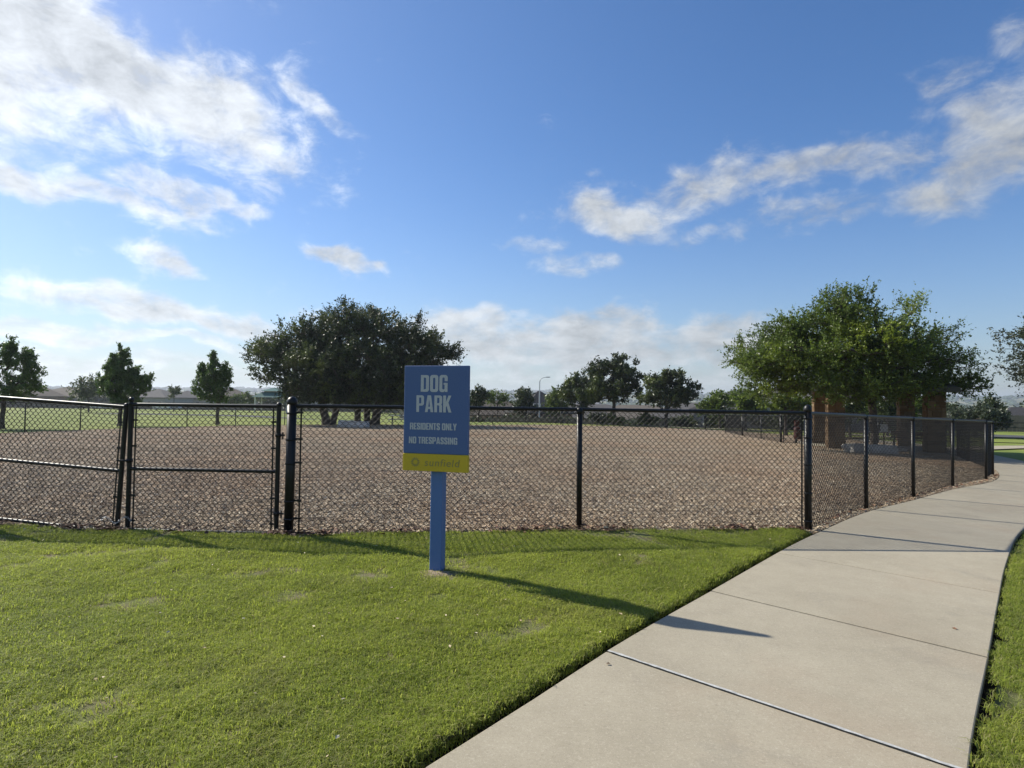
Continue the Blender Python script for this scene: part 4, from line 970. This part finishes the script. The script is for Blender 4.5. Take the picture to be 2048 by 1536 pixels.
# right-hand trees behind the pavilion
bush(1950, 46, [lobe(1955, 835, 42, 20, 46, 0, 1.8), lobe(1990, 845, 26, 16, 46), lobe(1920, 845, 24, 12, 46)], 'wide grey-green bushy tree behind the curve of the fence', 'grey_leaf', 64, 120, .11, tl=.55)
bush(1985, 60, [lobe(1985, 812, 9, 16, 60), lobe(1990, 825, 20, 10, 60)], 'small pointed tree rising above the bushy tree near the house chimney', 'oak', 65, 40, .14, tl=.6)
bush(1898, 75, [lobe(1885, 822, 24, 10, 75), lobe(1905, 826, 16, 8, 75)], 'far dark tree seen below the right of the big elm', 'oak', 66, 40, .17, tl=.8)
for i, (px, D, ry, mt) in enumerate(((1640, 60, 16, 'elm'), (1700, 44, 20, 'oak'), (1735, 50, 22, 'elm'), (1775, 46, 20, 'oak'), (1822, 52, 18, 'elm'))):
    bush(px, D, [lobe(px, 822, 24, ry, D), lobe(px + 14, 812, 16, ry * .8, D)], ['tree seen left of the stone pillars', 'tree behind the nearest stone pillar', 'tree seen through the middle of the pavilion', 'tree behind the pavilion left of its third pillar', 'tree seen between the two right pillars'][i], mt, 70 + i, 45, .12, tl=.5)
# scattered trees far off on the left and along the neighbourhood
rng_ = random.Random(5)
proto = bush(600, 150, [lobe(600, 800, 26, 20, 150), lobe(585, 806, 18, 12, 150)], 'distant neighbourhood tree among the rooftops beyond the field', 'oak', 80, 60, .32, tl=1.3, name='distant_tree', group='distant trees among the houses')
spots = [(90, 230), (130, 300), (215, 190), (305, 260), (330, 380), (395, 210), (480, 240), (540, 180), (575, 175), (640, 185), (700, 165), (760, 150), (800, 190), (850, 160), (905, 140), (940, 135), (40, 260), (20, 320), (-60, 200), (-140, 210), (1010, 130), (1085, 150), (1400, 120), (1470, 100), (1520, 95), (1560, 110), (1650, 90), (1900, 110), (2020, 120), (2080, 90), (450, 420), (350, 520), (260, 600), (180, 480), (520, 560)]
pb = proto.location.copy()
for (px, D) in spots:
    c = copy_tree(proto); x = ray(px, 800).x / ray(px, 800).y * D; k = rng_.uniform(.7, 1.15); c.location = (x, D, gz(x, D)); c.scale = (k * 1.1, k * 1.1, k * (.8 if D < 300 else 1)); c.rotation_euler = (0, 0, rng_.uniform(0, 6.28))

for i, (px, D) in enumerate([(948, 84), (985, 88), (1030, 82), (1090, 86), (1130, 80), (1190, 84), (1255, 82), (1290, 76), (1362, 72), (1395, 76), (1452, 70), (1530, 64), (1585, 60), (1625, 58), (1690, 62), (1760, 64)]):
    c = copy_tree(proto); x = ray(px, 800).x / ray(px, 800).y * D; k = rng_.uniform(.42, .58); c.location = (x, D, gz(x, D)); c.scale = (k * 1.3, k * 1.3, k * rng_.uniform(.62, .85)); c.rotation_euler = (0, 0, rng_.uniform(0, 6.28))
    c['label'] = 'low dark leafy tree in the row before the houses beyond the far fence'; c['group'] = 'low dark trees before the houses'

# ------------------------------------------------------------------ houses
def house(px, D, w, d, wh, rh, rot, wi, ri, label, hip=.5, chim=False, z=None, group=None, two=False, win=True, x=None):
    x = ray(px, 800).x / ray(px, 800).y * D if x is None else x; zz_ = gz(x, D) if z is None else z
    root = thing('house', (x, D, zz_), label, 'house', group, R(rot))
    wl = MB().box(-w / 2, -d / 2, -1.5, w / 2, d / 2, wh); wl.build('wall', WALLS[wi], root)
    o = .5; hx = (w / 2 + o); hy = (d / 2 + o); rl = max(0, hx - hy * hip * 1.6) if hip > 0 else hx
    v = [(-hx, -hy, wh), (hx, -hy, wh), (hx, hy, wh), (-hx, hy, wh), (-rl, 0, wh + rh), (rl, 0, wh + rh)]
    v2 = [(a, b, c - .18) for a, b, c in v[:4]]
    rf = MB().add(v + v2, [(0, 1, 5, 4), (2, 3, 4, 5), (1, 2, 5), (3, 0, 4), (0, 6, 7, 1), (1, 7, 8, 2), (2, 8, 9, 3), (3, 9, 6, 0), (9, 8, 7, 6)]).build('roof', ROOFS[ri], root)
    if chim: MB().box(w * .18, -.4, wh + rh * .3, w * .18 + .9, .4, wh + rh + .7).build('chimney', WALLS[2], rf)
    if win:
        for s in (-1, 1):
            for k in range(max(2, int(w / 3.5))):
                xx = -w / 2 + w * (k + .5) / max(2, int(w / 3.5))
                for lv in range(2 if two else 1):
                    zb_ = .9 + 2.7 * lv
                    f = MB().box(xx - .62, s * d / 2 - .03, zb_ - .08, xx + .62, s * d / 2 + .03, zb_ + 1.38); fo = f.build('window', M['trim'], root)
                    MB().box(xx - .5, s * d / 2 - .045, zb_, xx - .03, s * d / 2 + .045, zb_ + 1.3).build('pane', M['glass'], fo)
                    MB().box(xx + .03, s * d / 2 - .045, zb_, xx + .5, s * d / 2 + .045, zb_ + 1.3).build('pane', M['glass'], fo)
    return root
HG = 'houses beyond the park'
house(1078, 92, 8, 8, 3.6, 3.4, 20, 2, 2, 'brown house with a steep dark roof behind the street lamp', .6, False, None, HG, True)
house(1175, 98, 15, 10, 3.0, 2.2, -10, 1, 0, 'low grey house half hidden left of the tallest middle tree', .5, False, None, HG)
house(1275, 96, 14, 10, 3.0, 2.3, -14, 0, 3, 'tan house behind the two middle trees', .5, False, None, HG)
house(1412, 84, 15, 10, 3.0, 2.2, -22, 1, 0, 'grey walled house left of the big elm', .4, False, None, HG)
house(1512, 74, 14, 10, 3.0, 2.4, -26, 1, 2, 'grey house with charcoal roof under the left tip of the big elm', .5, False, None, HG)
house(1610, 66, 12, 10, 3.0, 2.3, -29, 1, 0, 'grey house left of the stone pavilion', .5, False, None, HG)
house(1760, 78, 14, 10, 3.0, 2.3, 0, 0, 1, 'tan house seen through the pavilion', .5, False, None, HG)
house(2065, 84, 16, 11, 2.6, 2.5, -10, 1, 2, 'grey house with a charcoal roof and chimney at the right edge', .6, True, None, HG)
house(985, 105, 13, 10, 3.0, 2.5, 10, 2, 1, 'brown house just right of the sign behind pale trees', .5, False, None, HG)
house(870, 130, 14, 10, 3.0, 2.5, 0, 0, 1, 'tan house behind the oak crown and sign', .5, False, None, HG)
# left neighbourhood beyond the field
house(85, 182, 15, 12, 3.4, 2.7, 25, 2, 1, 'brown roofed house at the field edge, left of the pale green tree', .7, False, None, HG, False)
house(138, 190, 20, 14, 3.6, 3.2, -6, 0, 3, 'wide tan roofed house directly left of the pale green tree', .9, False, None, HG, False)
house(232, 195, 15, 12, 3.4, 2.7, 10, 1, 1, 'house behind the second young tree', .7, False, None, HG)
house(318, 190, 16, 12, 3.5, 2.8, -12, 1, 0, 'grey roofed house left of the egg-shaped tree', .8, False, None, HG)
house(375, 200, 15, 12, 3.4, 2.7, 8, 0, 0, 'grey roofed house behind the egg-shaped tree', .8, False, None, HG)
house(20, 180, 15, 12, 3.4, 2.7, -18, 3, 3, 'house behind the tall young tree at the left edge', .8, False, None, HG)
house(640, 185, 15, 11, 3.4, 2.8, 0, 1, 1, 'low house glimpsed between the oak trunks', .7, False, None, HG)
house(720, 175, 15, 11, 3.2, 2.8, 6, 3, 0, 'pale house glimpsed right of the oak trunks', .7, False, None, HG)
ph = house(470, 215, 15, 12, 3.8, 3.4, 5, 0, 1, 'hazy distant house on the far side of the valley', .8, False, None, 'distant valley houses')
k = 0
for row, (D, n) in enumerate(((235, 9), (290, 11), (360, 13), (450, 15), (560, 16), (700, 18), (880, 18))):
    for i in range(n):
        if D < 300 and i % 2: continue
        px = -120 + (620 + row * 40) * (i + rng_.uniform(.2, .8)) / n
        c = copy_tree(ph) if row < 3 else None
        if c is None:
            c = ph.copy(); COL.objects.link(c)
            for chd in ph.children:
                if chd.name.startswith(('wall', 'roof')): q = chd.copy(); COL.objects.link(q); q.parent = c
        x = ray(px, 800).x / ray(px, 800).y * D; c.location = (x, D, gz(x, D) + (.8 if row > 2 else 0)); c.rotation_euler.z = rng_.uniform(-.6, .6); s = rng_.uniform(.85, 1.15); c.scale = (s, s, s * rng_.uniform(.9, 1.2))
        k += 1
# the farthest rooftops and scrub on the ridge
def mass(name, label, r0, r1, n, mat, kind_):
    rg = random.Random(9 if kind_ == 'roof' else 10); mb = MB()
    for _ in range(n):
        a = rg.uniform(-.95, .15 if kind_ == 'roof' else .95); r = rg.uniform(r0, r1); x, y = r * math.sin(a), r * math.cos(a); z = gz(x, y)
        if kind_ == 'roof':
            w, d, h = rg.uniform(7, 11), rg.uniform(6, 8), rg.uniform(3, 6); hh = h + rg.uniform(3, 4.5); t = rg.uniform(-.6, .6); Mx = Matrix.Translation((x, y, z)) @ Matrix.Rotation(t, 4, 'Z')
            v = [Mx @ Vector(p) for p in ((-w, -d, h), (w, -d, h), (w, d, h), (-w, d, h), (-w * .4, 0, hh), (w * .4, 0, hh), (-w, -d, -2), (w, -d, -2), (w, d, -2), (-w, d, -2))]
            mb.add(v, [(0, 1, 5, 4), (1, 2, 5), (2, 3, 4, 5), (3, 0, 4), (6, 7, 1, 0), (7, 8, 2, 1), (8, 9, 3, 2), (9, 6, 0, 3)])
        else:
            w = rg.uniform(5, 13) * (r / 2000) ** .5; n_ = 7; v = []
            for (q, zq) in ((.7, -1), (1, .35), (.75, .75), (.2, 1)):
                for k_ in range(n_): t = 6.283 * k_ / n_; j = rg.uniform(.75, 1.2); v.append((x + w * q * j * math.cos(t), y + w * q * j * math.sin(t), z + w * .75 * zq * rg.uniform(.85, 1.15)))
            mb.add(v, [(i * n_ + k_, i * n_ + (k_ + 1) % n_, (i + 1) * n_ + (k_ + 1) % n_, (i + 1) * n_ + k_) for i in range(3) for k_ in range(n_)])
    return mb.build(name, mat, label=label, kind='stuff')
mass('distant_rooftops', 'hazy mass of rooftops on the ridge at the left horizon', 950, 3000, 700, ROOFS[0], 'roof')
mass('distant_scrub', 'hazy trees and scrub on the far ridge', 700, 3400, 2600, simple('far_scrub', (.05, .075, .035), .95, 0, .3, .02), 'tree')

# privacy fence at the far edge of the field
def board_fence(label, p0, p1, h=1.85, w=2.4, zoff=0.0):
    root = thing('privacy_fence', (0, 0, 0), label, 'fence', 'wooden privacy fences behind the park')
    a, b = Vector(p0), Vector(p1); n = int((b - a).length / w); me = pm = None; ang = math.atan2(b.y - a.y, b.x - a.x)
    for i in range(n):
        q = a.lerp(b, (i + .5) / n)
        if me is None:
            mb = MB()
            for k in range(12): x0 = -w / 2 + w * k / 12; mb.box(x0 + .008, -.012, 0, x0 + w / 12 - .008, .012, h - .03 * (k % 3 == 1))
            mb.box(-w / 2, .013, .4, w / 2, .05, .5); mb.box(-w / 2, .013, h - .5, w / 2, .05, h - .4)
            me = mb.mesh('fence_panel'); me.materials.append(FENCEWOOD); pm = MB().box(-.05, .0, -.2, .05, .1, h + .06).mesh('post'); pm.materials.append(FENCEWOOD)
        o = obj('fence_panel', me, None, root); o.location = (q.x, q.y, gz(q.x, q.y) + zoff); o.rotation_euler.z = ang
        q2 = a.lerp(b, i / n); o = obj('post', pm, None, root); o.location = (q2.x, q2.y + .03, gz(q2.x, q2.y) + zoff); o.rotation_euler.z = ang
board_fence('long weathered wooden fence across the far edge of the green field', (-170, 165), (-4, 158), 2.0)
board_fence('wooden fence behind the small trees right of the sign', (-3, 80), (22, 78), 1.9)
board_fence('wooden fence before the houses right of the middle trees', (22.5, 78), (56, 62), 1.8)

# strips of concrete walk and road beyond the far fence
def strip_sheet(name, P, w, mat, h=.03):
    C_ = catmull(P, 1.2); nr = normals(C_); v = []
    for p, n in zip(C_, nr):
        for s in (-.5, .5): x, y = p.x + n.x * w * s, p.y + n.y * w * s; v.append((x, y, gz(x, y) + h))
    MB().add(v, [(2 * i, 2 * i + 1, 2 * i + 3, 2 * i + 2) for i in range(len(C_) - 1)]).build(name, mat, kind='structure')
strip_sheet('far_sidewalk', [(-2, 66), (6, 64), (14, 62.5), (22, 58.5), (27, 52), (29.5, 44)], 1.6, M['concrete'], .05)
asph = simple('asphalt', (.055, .055, .056), .9, 0, .2, 2, .3)
strip_sheet('road', [(-60, 86), (-20, 76), (6, 70.5), (20, 69), (34, 60), (46, 42), (60, 20)], 7.0, asph, .04)
strip_sheet('pavilion_path', [(20.0, 29.4), (24, 30.5), (30, 33.0), (40, 34.5)], 1.8, M['concrete'], .05)

# ------------------------------------------------------------------ street lamp
x, y = ray(1079, 800).x / ray(1079, 800).y * 86, 86; zb_ = gz(x, y)
lamp = thing('street_lamp', (x, y, zb_), 'pale grey street lamp with a curved arm behind the small trees right of the sign', 'street lamp')
ht = 1.6 + (800 - 762) * 86 / F - zb_
MB().tube([(0, 0, -.2), (0, 0, ht * .5), (0, 0, ht)], [.13, .10, .07], 10).build('pole', M['lamp_pole'], lamp)
MB().tube([(0, 0, ht * .9), (.03, 0, ht), (.2, 0, ht + .3), (.6, 0, ht + .5), (1.0, 0, ht + .55)], [.06, .055, .05, .04, .04], 8).build('arm', M['lamp_pole'], lamp)
MB().box(.9, -.13, ht + .5, 1.55, .13, ht + .63, b=.03).build('lamp_head', M['lamp_pole'], lamp)
MB().box(-.2, -.2, -.1, .2, .2, .12, b=.02).build('base', M['lamp_pole'], lamp)

# ------------------------------------------------------------------ pavilion
def column(root, cx, cy, s=.76, h=3.1, seed=1):
    rg = random.Random(seed); c = obj('pillar', None if False else MB().box(-s / 2 + .04, -s / 2 + .04, -.2, s / 2 - .04, s / 2 - .04, h).mesh('pillar'), M['mortar'], root); c.location = (cx, cy, 0)
    z = 0; mb = MB()
    while z < h - .08:
        hh = min(rg.choice((.13, .18, .22, .28)), h - z)
        for f in range(4):
            t = -s / 2
            while t < s / 2 - .05:
                w = min(rg.uniform(.16, .38), s / 2 - t); 
                if s / 2 - (t + w) < .08: w = s / 2 - t
                pr = rg.uniform(0, .025); Mx = Matrix.Rotation(math.pi / 2 * f, 4, 'Z')
                mb.box(t + .006, -s / 2 - pr, z + .006, t + w - .006, -s / 2 + .05, z + hh - .006, Mx, b=.008); t += w
        z += hh
    st = mb.mesh('stone_facing'); o = obj('stone_facing', st, M['stone'], c, kind='stuff'); return c
def stone_mat():
    t = NT('tan_stone'); r = t.n('ShaderNodeNewGeometry').outputs['Random Per Island']
    c = t.ramp(r, [(0, (.09, .052, .026)), (.4, (.16, .10, .05)), (.75, (.23, .155, .085)), (1, (.13, .10, .07))]); p = t.objc()
    c = t.mix(t.math('MULTIPLY', t.noise(p, 9, 5, .7), .5), c, (.12, .085, .05)); return t.pbr(c, .9, 0, t.bump(t.noise(p, 25, 5, .7), .7, .02), .2)
M['stone'] = stone_mat(); M['mortar'] = simple('mortar', (.17, .15, .12), .95)
ox, oy = 15.45, 27.5; ux = Vector((math.cos(R(-19)), math.sin(R(-19)))); uy = Vector((-ux.y, ux.x)); PWD, PDP = 4.0, 4.05
cxp = Vector((ox, oy)) + ux * PWD / 2 + uy * PDP / 2; zp = gz(cxp.x, cxp.y) + .03
pav = thing('pavilion', (cxp.x, cxp.y, zp), 'open stone pillared shelter with a dark hipped roof under the big elm', 'pavilion', None, R(-19))
MB().box(-3.0, -3.0, -.45, 3.0, 3.0, .06, b=.01).build('floor_pad', M['concrete'], pav)
for i, (a, b) in enumerate(((-1, -1), (1, -1), (1, 1), (-1, 1))): column(pav, a * PWD / 2, b * PDP / 2, .70 if b < 0 else .64, 3.0, i + 1)
hx = 2.75; rz0, rz1 = 3.0, 4.3
rf = MB().add([(-hx, -hx, rz0), (hx, -hx, rz0), (hx, hx, rz0), (-hx, hx, rz0), (-.1, 0, rz1), (.1, 0, rz1)], [(0, 1, 5, 4), (1, 2, 5), (2, 3, 4, 5), (3, 0, 4)])
rfo = rf.build('roof', M['roof_dark'], pav)
for s in (-1, 1):
    MB().box(-hx, s * hx - .04, rz0 - .2, hx, s * hx + .04, rz0 + .01).build('fascia', M['roof_dark'], rfo)
    MB().box(s * hx - .04, -hx + .045, rz0 - .2, s * hx + .04, hx - .045, rz0 + .01).build('fascia', M['roof_dark'], rfo)
    MB().box(-2.3, s * 2.0 - .1, rz0 - .26, 2.3, s * 2.0 + .1, rz0 - .01).build('beam', M['brown_wood'], rfo)
MB().box(-hx + .05, -hx + .05, rz0 - .02, hx - .05, hx - .05, rz0 + .0).build('ceiling_board', M['brown_wood'], rfo)

def picnic_table(x, y, rz, label, top, frame):
    root = thing('picnic_table', (x, y, gz(x, y) + .06), label, 'picnic table', 'picnic tables', rz)
    for k in range(5): MB().box(-.9, -.36 + k * .145, .72, .9, -.36 + k * .145 + .135, .76, b=.006).build('table_board', top, root)
    for s in (-1, 1):
        for k in range(2): MB().box(-.9, s * .68 - .14 + k * .145, .42, .9, s * .68 - .14 + k * .145 + .135, .455, b=.006).build('seat_board', top, root)
        MB().tube([(s * .62, -.62, 0), (s * .62, -.25, .715)], .028, 8).build('leg', frame, root)
        MB().tube([(s * .62, .62, 0), (s * .62, .25, .715)], .028, 8).build('leg', frame, root)
        MB().tube([(s * .62, -.78, .40), (s * .62, .78, .40)], .024, 8).build('crossbar', frame, root)
    return root
M['pale_board'] = simple('pale_plastic_board', (.52, .53, .50), .6, 0, .08)
x, y = at(800, 850.5); picnic_table(x, y, R(8), 'picnic table with a pale top under the right oak', M['pale_board'], M['black'])
def rel(a, b): p = cxp + ux * a + uy * b; return p.x, p.y
x, y = rel(-.6, .3); pt1 = picnic_table(x, y, R(-19), 'dark wooden picnic table inside the stone pavilion', M['brown_wood'], M['black']); 
x, y = rel(1.3, -1.0)
# bench on the right inside the pavilion
bn = thing('bench', (x, y, gz(x, y) + .09), 'dark metal bench between the two right pillars of the pavilion', 'bench', None, R(-40))
for k in range(4): MB().box(-.75, -.22 + k * .11, .43, .75, -.22 + k * .11 + .095, .455, b=.004).build('seat_slat', M['brown_wood'], bn)
for k in range(3): MB().box(-.75, .235, .52 + k * .12, .75, .26, .52 + k * .12 + .1, b=.004).build('backrest_slat', M['brown_wood'], bn)
for s in (-1, 1):
    MB().tube([(s * .6, -.2, 0), (s * .6, -.2, .42)], .02, 8).build('leg', M['black'], bn); MB().tube([(s * .6, .2, 0), (s * .6, .23, .45), (s * .6, .275, .86)], .02, 8).build('leg', M['black'], bn)

# limestone boulders
def boulder(x, y, w, d, h, seed, label, rz=0.0, group='pale limestone blocks'):
    rg = random.Random(seed); bm = bmesh.new(); bmesh.ops.create_cube(bm, size=1); bmesh.ops.subdivide_edges(bm, edges=bm.edges[:], cuts=4, use_grid_fill=True)
    from mathutils import noise as mn
    for v in bm.verts:
        p = v.co.copy(); q = p.normalized() * .62; p = p.lerp(q, .28); k = 1 + .16 * mn.noise(p * 2.3 + Vector((seed * 3.1, 0, 0))) + .05 * mn.noise(p * 8 + Vector((seed, 4, 0)))
        v.co = Vector((p.x * w * k, p.y * d * k, (p.z * k + .42) * h))
    me = bpy.data.meshes.new('boulder'); bm.to_mesh(me); bm.free()
    o = obj('boulder', me, M['limestone'], None, label, 'boulder', group); o.location = (x, y, gz(x, y)); o.rotation_euler.z = rz; return o
x, y = at(1716, 906); boulder(x, y, 1.0, .7, .42, 1, 'left of two pale limestone blocks before the pavilion', R(10))
x, y = at(1763, 908); boulder(x, y, 1.05, .7, .42, 2, 'right of two pale limestone blocks before the pavilion', R(-5))
x, y = at(1798, 904); boulder(x, y, .5, .4, .2, 5, 'low flat stone right of the pavilion limestone blocks', R(-5))
x, y = at(692, 855); boulder(x, y, 1.1, .8, .55, 3, 'left pale limestone block at the foot of the oaks', R(15))
x, y = at(718, 856); boulder(x, y, 1.3, .8, .50, 4, 'right pale limestone block at the foot of the oaks', R(-8))
# waste bag station
x, y = at(1592, 887)
ws = thing('waste_station', (x, y, gz(x, y)), 'dark red pet waste station post beside the inner gate', 'waste station')
MB().box(-.05, -.05, -.1, .05, .05, 1.25).build('post', M['black'], ws)
MB().lathe((0, -.16, .25), [(.17, 0), (.19, .05), (.19, .62), (.16, .68), (.02, .70)], 14).build('bin', M['dark_red'], ws)
MB().box(-.12, -.14, 1.0, .12, -.051, 1.3, b=.01).build('bag_box', M['dark_red'], ws)
# inner entry fence and gate
A = at(1485, 873); Bp = at(1562, 886.5); Cp = (Bp[0] + 1.9, Bp[1] - 1.0)
ef = fence('chain_link_fence', 'short inner chain link fence reaching from the far fence to the entry gate', 'fence', [(18.2, 49.0), A, ((A[0] + Bp[0]) / 2 + .1, (A[1] + Bp[1]) / 2), Bp], [.03, .06, .03, .06], False, g_f, ['loop', 'dome', 'loop', 'dome'])
g3 = gate_leaf((Bp[0] + .12, Bp[1] - .05), (Bp[0] + 1.2, Bp[1] - .6), 'small single gate beside the waste station near the pavilion', 0, True, False)
g3['group'] = 'small gates'; add_post(ef, Bp[0] + 1.35, Bp[1] - .68, .045, FH + .02, 'dome')
# notice sheet on a stake inside the pavilion
x, y = rel(.1, -1.7)
nb = thing('notice_board', (x, y, gz(x, y) + .09), 'small white notice sheet on a stake between the pavilion pillars', 'notice', None, R(-15))
MB().box(-.025, -.02, 0, .025, .02, 1.15).build('stake', M['brown_wood'], nb); MB().box(-.16, -.035, .82, .16, -.021, 1.18, b=.003).build('notice_sheet', M['paper'], nb)
# rail fence on the far right beyond the path
rt_ = thing('rail_fence', (0, 0, 0), 'open black metal rail fence beyond the lawn at the right edge', 'fence')
RP = [(24.3, 38.6), (27.9, 36.6), (31.5, 35.2), (35.1, 34.0), (38.7, 33.0)]
for i, (x, y) in enumerate(RP):
    add_post(rt_, x, y, .045, 1.40, 'loop')
    if i < len(RP) - 1:
        for z in (1.36, 1.05, .12):
            q = RP[i + 1]; MB().tube([(x, y, gz(x, y) + z), (q[0], q[1], gz(*q) + z)], .024, 8).build('rail', M['black'], rt_)
# green roofed gazebo across the field
D = 118; gx = ray(548, 800).x / ray(548, 800).y * D
gz_ = thing('gazebo', (gx, D, gz(gx, D)), 'gazebo with a two tier green metal roof left of the oaks', 'gazebo', None, R(12))
def hipr(s, z0, z1, t): return MB().add([(-s, -s, z0), (s, -s, z0), (s, s, z0), (-s, s, z0), (-t, -t, z1), (t, -t, z1), (t, t, z1), (-t, t, z1)], [(0, 1, 5, 4), (1, 2, 6, 5), (2, 3, 7, 6), (3, 0, 4, 7), (4, 5, 6, 7), (3, 2, 1, 0)])
zt_ = 1.6 + (799 - 781) * D / F - gz(gx, D)
r1 = hipr(3.6, zt_ - 2.0, zt_ - .95, 1.9).build('roof', M['roof_green'], gz_, label='lower roof tier'); hipr(2.3, zt_ - .75, zt_, .15).build('roof', M['roof_green'], gz_, label='upper roof tier')
MB().box(-1.6, -1.6, zt_ - .96, 1.6, 1.6, zt_ - .74).build('vent_band', M['trim'], gz_)
for a in (-1, 1):
    for b in (-1, 1): MB().box(a * 3.0 - .12, b * 3.0 - .12, -.2, a * 3.0 + .12, b * 3.0 + .12, zt_ - 1.95).build('post', M['trim'], gz_)
# water tower dome far right
D = 420; wx = ray(2042, 800).x / ray(2042, 800).y * D; wt = thing('water_tank', (wx, D, gz(wx, D)), 'white domed water tank top above the roof at the right edge', 'water tank')
zt_ = 1.6 - 8 * D / F - gz(wx, D)
MB().lathe((0, 0, 0), [(8, -2), (8, zt_ - 3)], 24).build('tank_wall', M['trim'], wt); MB().lathe((0, 0, zt_ - 3), [(8.2, 0), (7.6, 1.2), (6, 2.2), (3.5, 2.8), (.1, 3.0)], 24).build('dome', M['trim'], wt)
# parked cars beyond the field
def car(px, D, rz, c, label):
    x = ray(px, 800).x / ray(px, 800).y * D; root = thing('parked_car', (x, D, gz(x, D)), label, 'car', 'cars parked beyond the field', rz)
    paint = simple('car_paint', c, .3, .1, .03); prof = [(-2.2, .35), (-2.25, .75), (-2.1, .95), (-1.6, 1.0), (-1.2, 1.42), (.4, 1.45), (1.1, 1.0), (2.0, .9), (2.2, .7), (2.2, .35)]
    n = len(prof); v = [(a, s * (.9 if b < 1.1 else .72), b) for s in (-1, 1) for a, b in prof]
    MB().add(v, [tuple(range(n)), tuple(range(2 * n - 1, n - 1, -1))] + [(i, n + i, n + (i + 1) % n, (i + 1) % n) for i in range(n)]).build('body', paint, root)
    for s in (-1, 1): MB().add([(-1.35, s * .86, 1.02), (.85, s * .86, 1.02), (.3, s * .745, 1.38), (-1.1, s * .745, 1.38)], [(0, 1, 2, 3)]).build('window', M['glass'], root)
    for a in (-1.4, 1.35):
        for s in (-1, 1):
            w = MB().tube([(a, s * .72, .33), (a, s * .93, .33)], .33, 14).build('wheel', M['tyre'], root); MB().tube([(a, s * .90, .33), (a, s * .94, .33)], .19, 10).build('rim', M['steel'], w)
car(203, 152, .2, (.75, .75, .75), 'white car parked beyond the field, left of the gate post')
car(326, 154, 0, (.80, .80, .78), 'white car parked beyond the field, behind the right gate leaf')
car(345, 155, 0, (.45, .46, .48), 'silver car parked next to the white one behind the right gate leaf')

# ------------------------------------------------------------------ litter of leaves
def leaf_litter(name, label, pts, mat, size):
    rg = random.Random(3); mb = MB()
    for (x, y, h) in pts:
        s = size * rg.uniform(.5, 1.3); a = rg.uniform(0, 6.28); c, d = math.cos(a), math.sin(a); ti = rg.uniform(-.6, .6); z = gz(x, y) + h
        P = [(-s, 0, 0), (-.3 * s, .45 * s, .3 * s), (.5 * s, .4 * s, .15 * s), (s, 0, .3 * s), (.5 * s, -.4 * s, .15 * s), (-.3 * s, -.45 * s, .3 * s)]
        mb.add([(x + p[0] * c - p[1] * d, y + p[0] * d + p[1] * c, z + p[2] + p[1] * ti) for p in P], [(0, 1, 2, 3), (0, 3, 4, 5)])
    return mb.build(name, mat, label=label, kind='stuff')
def litter_mat(name, stops):
    t = NT(name); return t.pbr(t.ramp(t.n('ShaderNodeNewGeometry').outputs['Random Per Island'], stops), .8)
lm = litter_mat('dead_leaf', [(0, (.05, .025, .015)), (.45, (.13, .055, .03)), (.8, (.26, .15, .08)), (1, (.42, .33, .2))])
line = [(-14, 7.6), (-10, 7.2), (-6.85, 6.95), (-4.5, 6.62), (-2.52, 6.48), (.84, 6.96), (3.6, 7.15)]
pts = []
rg = random.Random(8)
for i in range(len(line) - 1):
    (a, b), (c, d) = line[i], line[i + 1]; n = int(200 * math.hypot(c - a, d - b) * .8)
    for _ in range(n):
        t = rg.random(); x = a + (c - a) * t
        if math.sin(x * 2.3) + math.sin(x * 5.1 + 1) + rg.uniform(-1.4, 1.2) < 0: continue
        pts.append((x, b + (d - b) * t + rg.gauss(-.03, .06), .075 + rg.random() * .035))
for p in off_line(-.10, sC, S[near_s(13.7, 15.9)], .05):
    if rg.random() < .5: pts.append((p[0] + rg.gauss(0, .05), p[1] + rg.gauss(0, .05), .066))
leaf_litter('dead_leaves', 'reddish brown dead leaves caught along the foot of the fence', pts, lm, .036)
pts = []
while len(pts) < 170:
    x, y = rg.uniform(-6, 4), rg.uniform(1.8, 6.9)
    if inpoly(x, y, lawn_l): pts.append((x, y, .085 + rg.random() * .015))
leaf_litter('fallen_leaves', 'pale tan bits of leaf scattered on the lawn', pts, litter_mat('pale_leaf', [(0, (.30, .22, .12)), (1, (.62, .55, .38))]), .014)
# two dead leaves on the sidewalk
for (px, py, s, label) in ((1216, 1327, .016, 'small curled brown leaf on the slab below the white joint'), (1909, 1257, .018, 'small dark leaf on the sidewalk near its right edge')):
    x, y = at(px, py, .05); mb = MB(); P = [(-s, 0, .002), (-.3 * s, .5 * s, .6 * s), (.5 * s, .4 * s, .4 * s), (s, 0, .5 * s), (.5 * s, -.4 * s, .2 * s), (-.3 * s, -.5 * s, .5 * s)]
    mb.add(P, [(0, 1, 2, 3), (0, 3, 4, 5)]); o = mb.build('dead_leaf', lm, label=label, cat='leaf'); o.location = (x, y, gz(x, y) + .046); o.rotation_euler.z = px

# ------------------------------------------------------------------ air
hz = NT('haze'); pv = hz.n('ShaderNodeVolumePrincipled', {'Color': (.80, .88, 1.0, 1), 'Density': .00024, 'Anisotropy': .3}); hz.t.links.new(pv.outputs[0], hz.out.inputs['Volume'])
o = MB().box(-5200, -5200, -80, 5200, 5200, 66).build('haze', hz.m, kind='stuff')
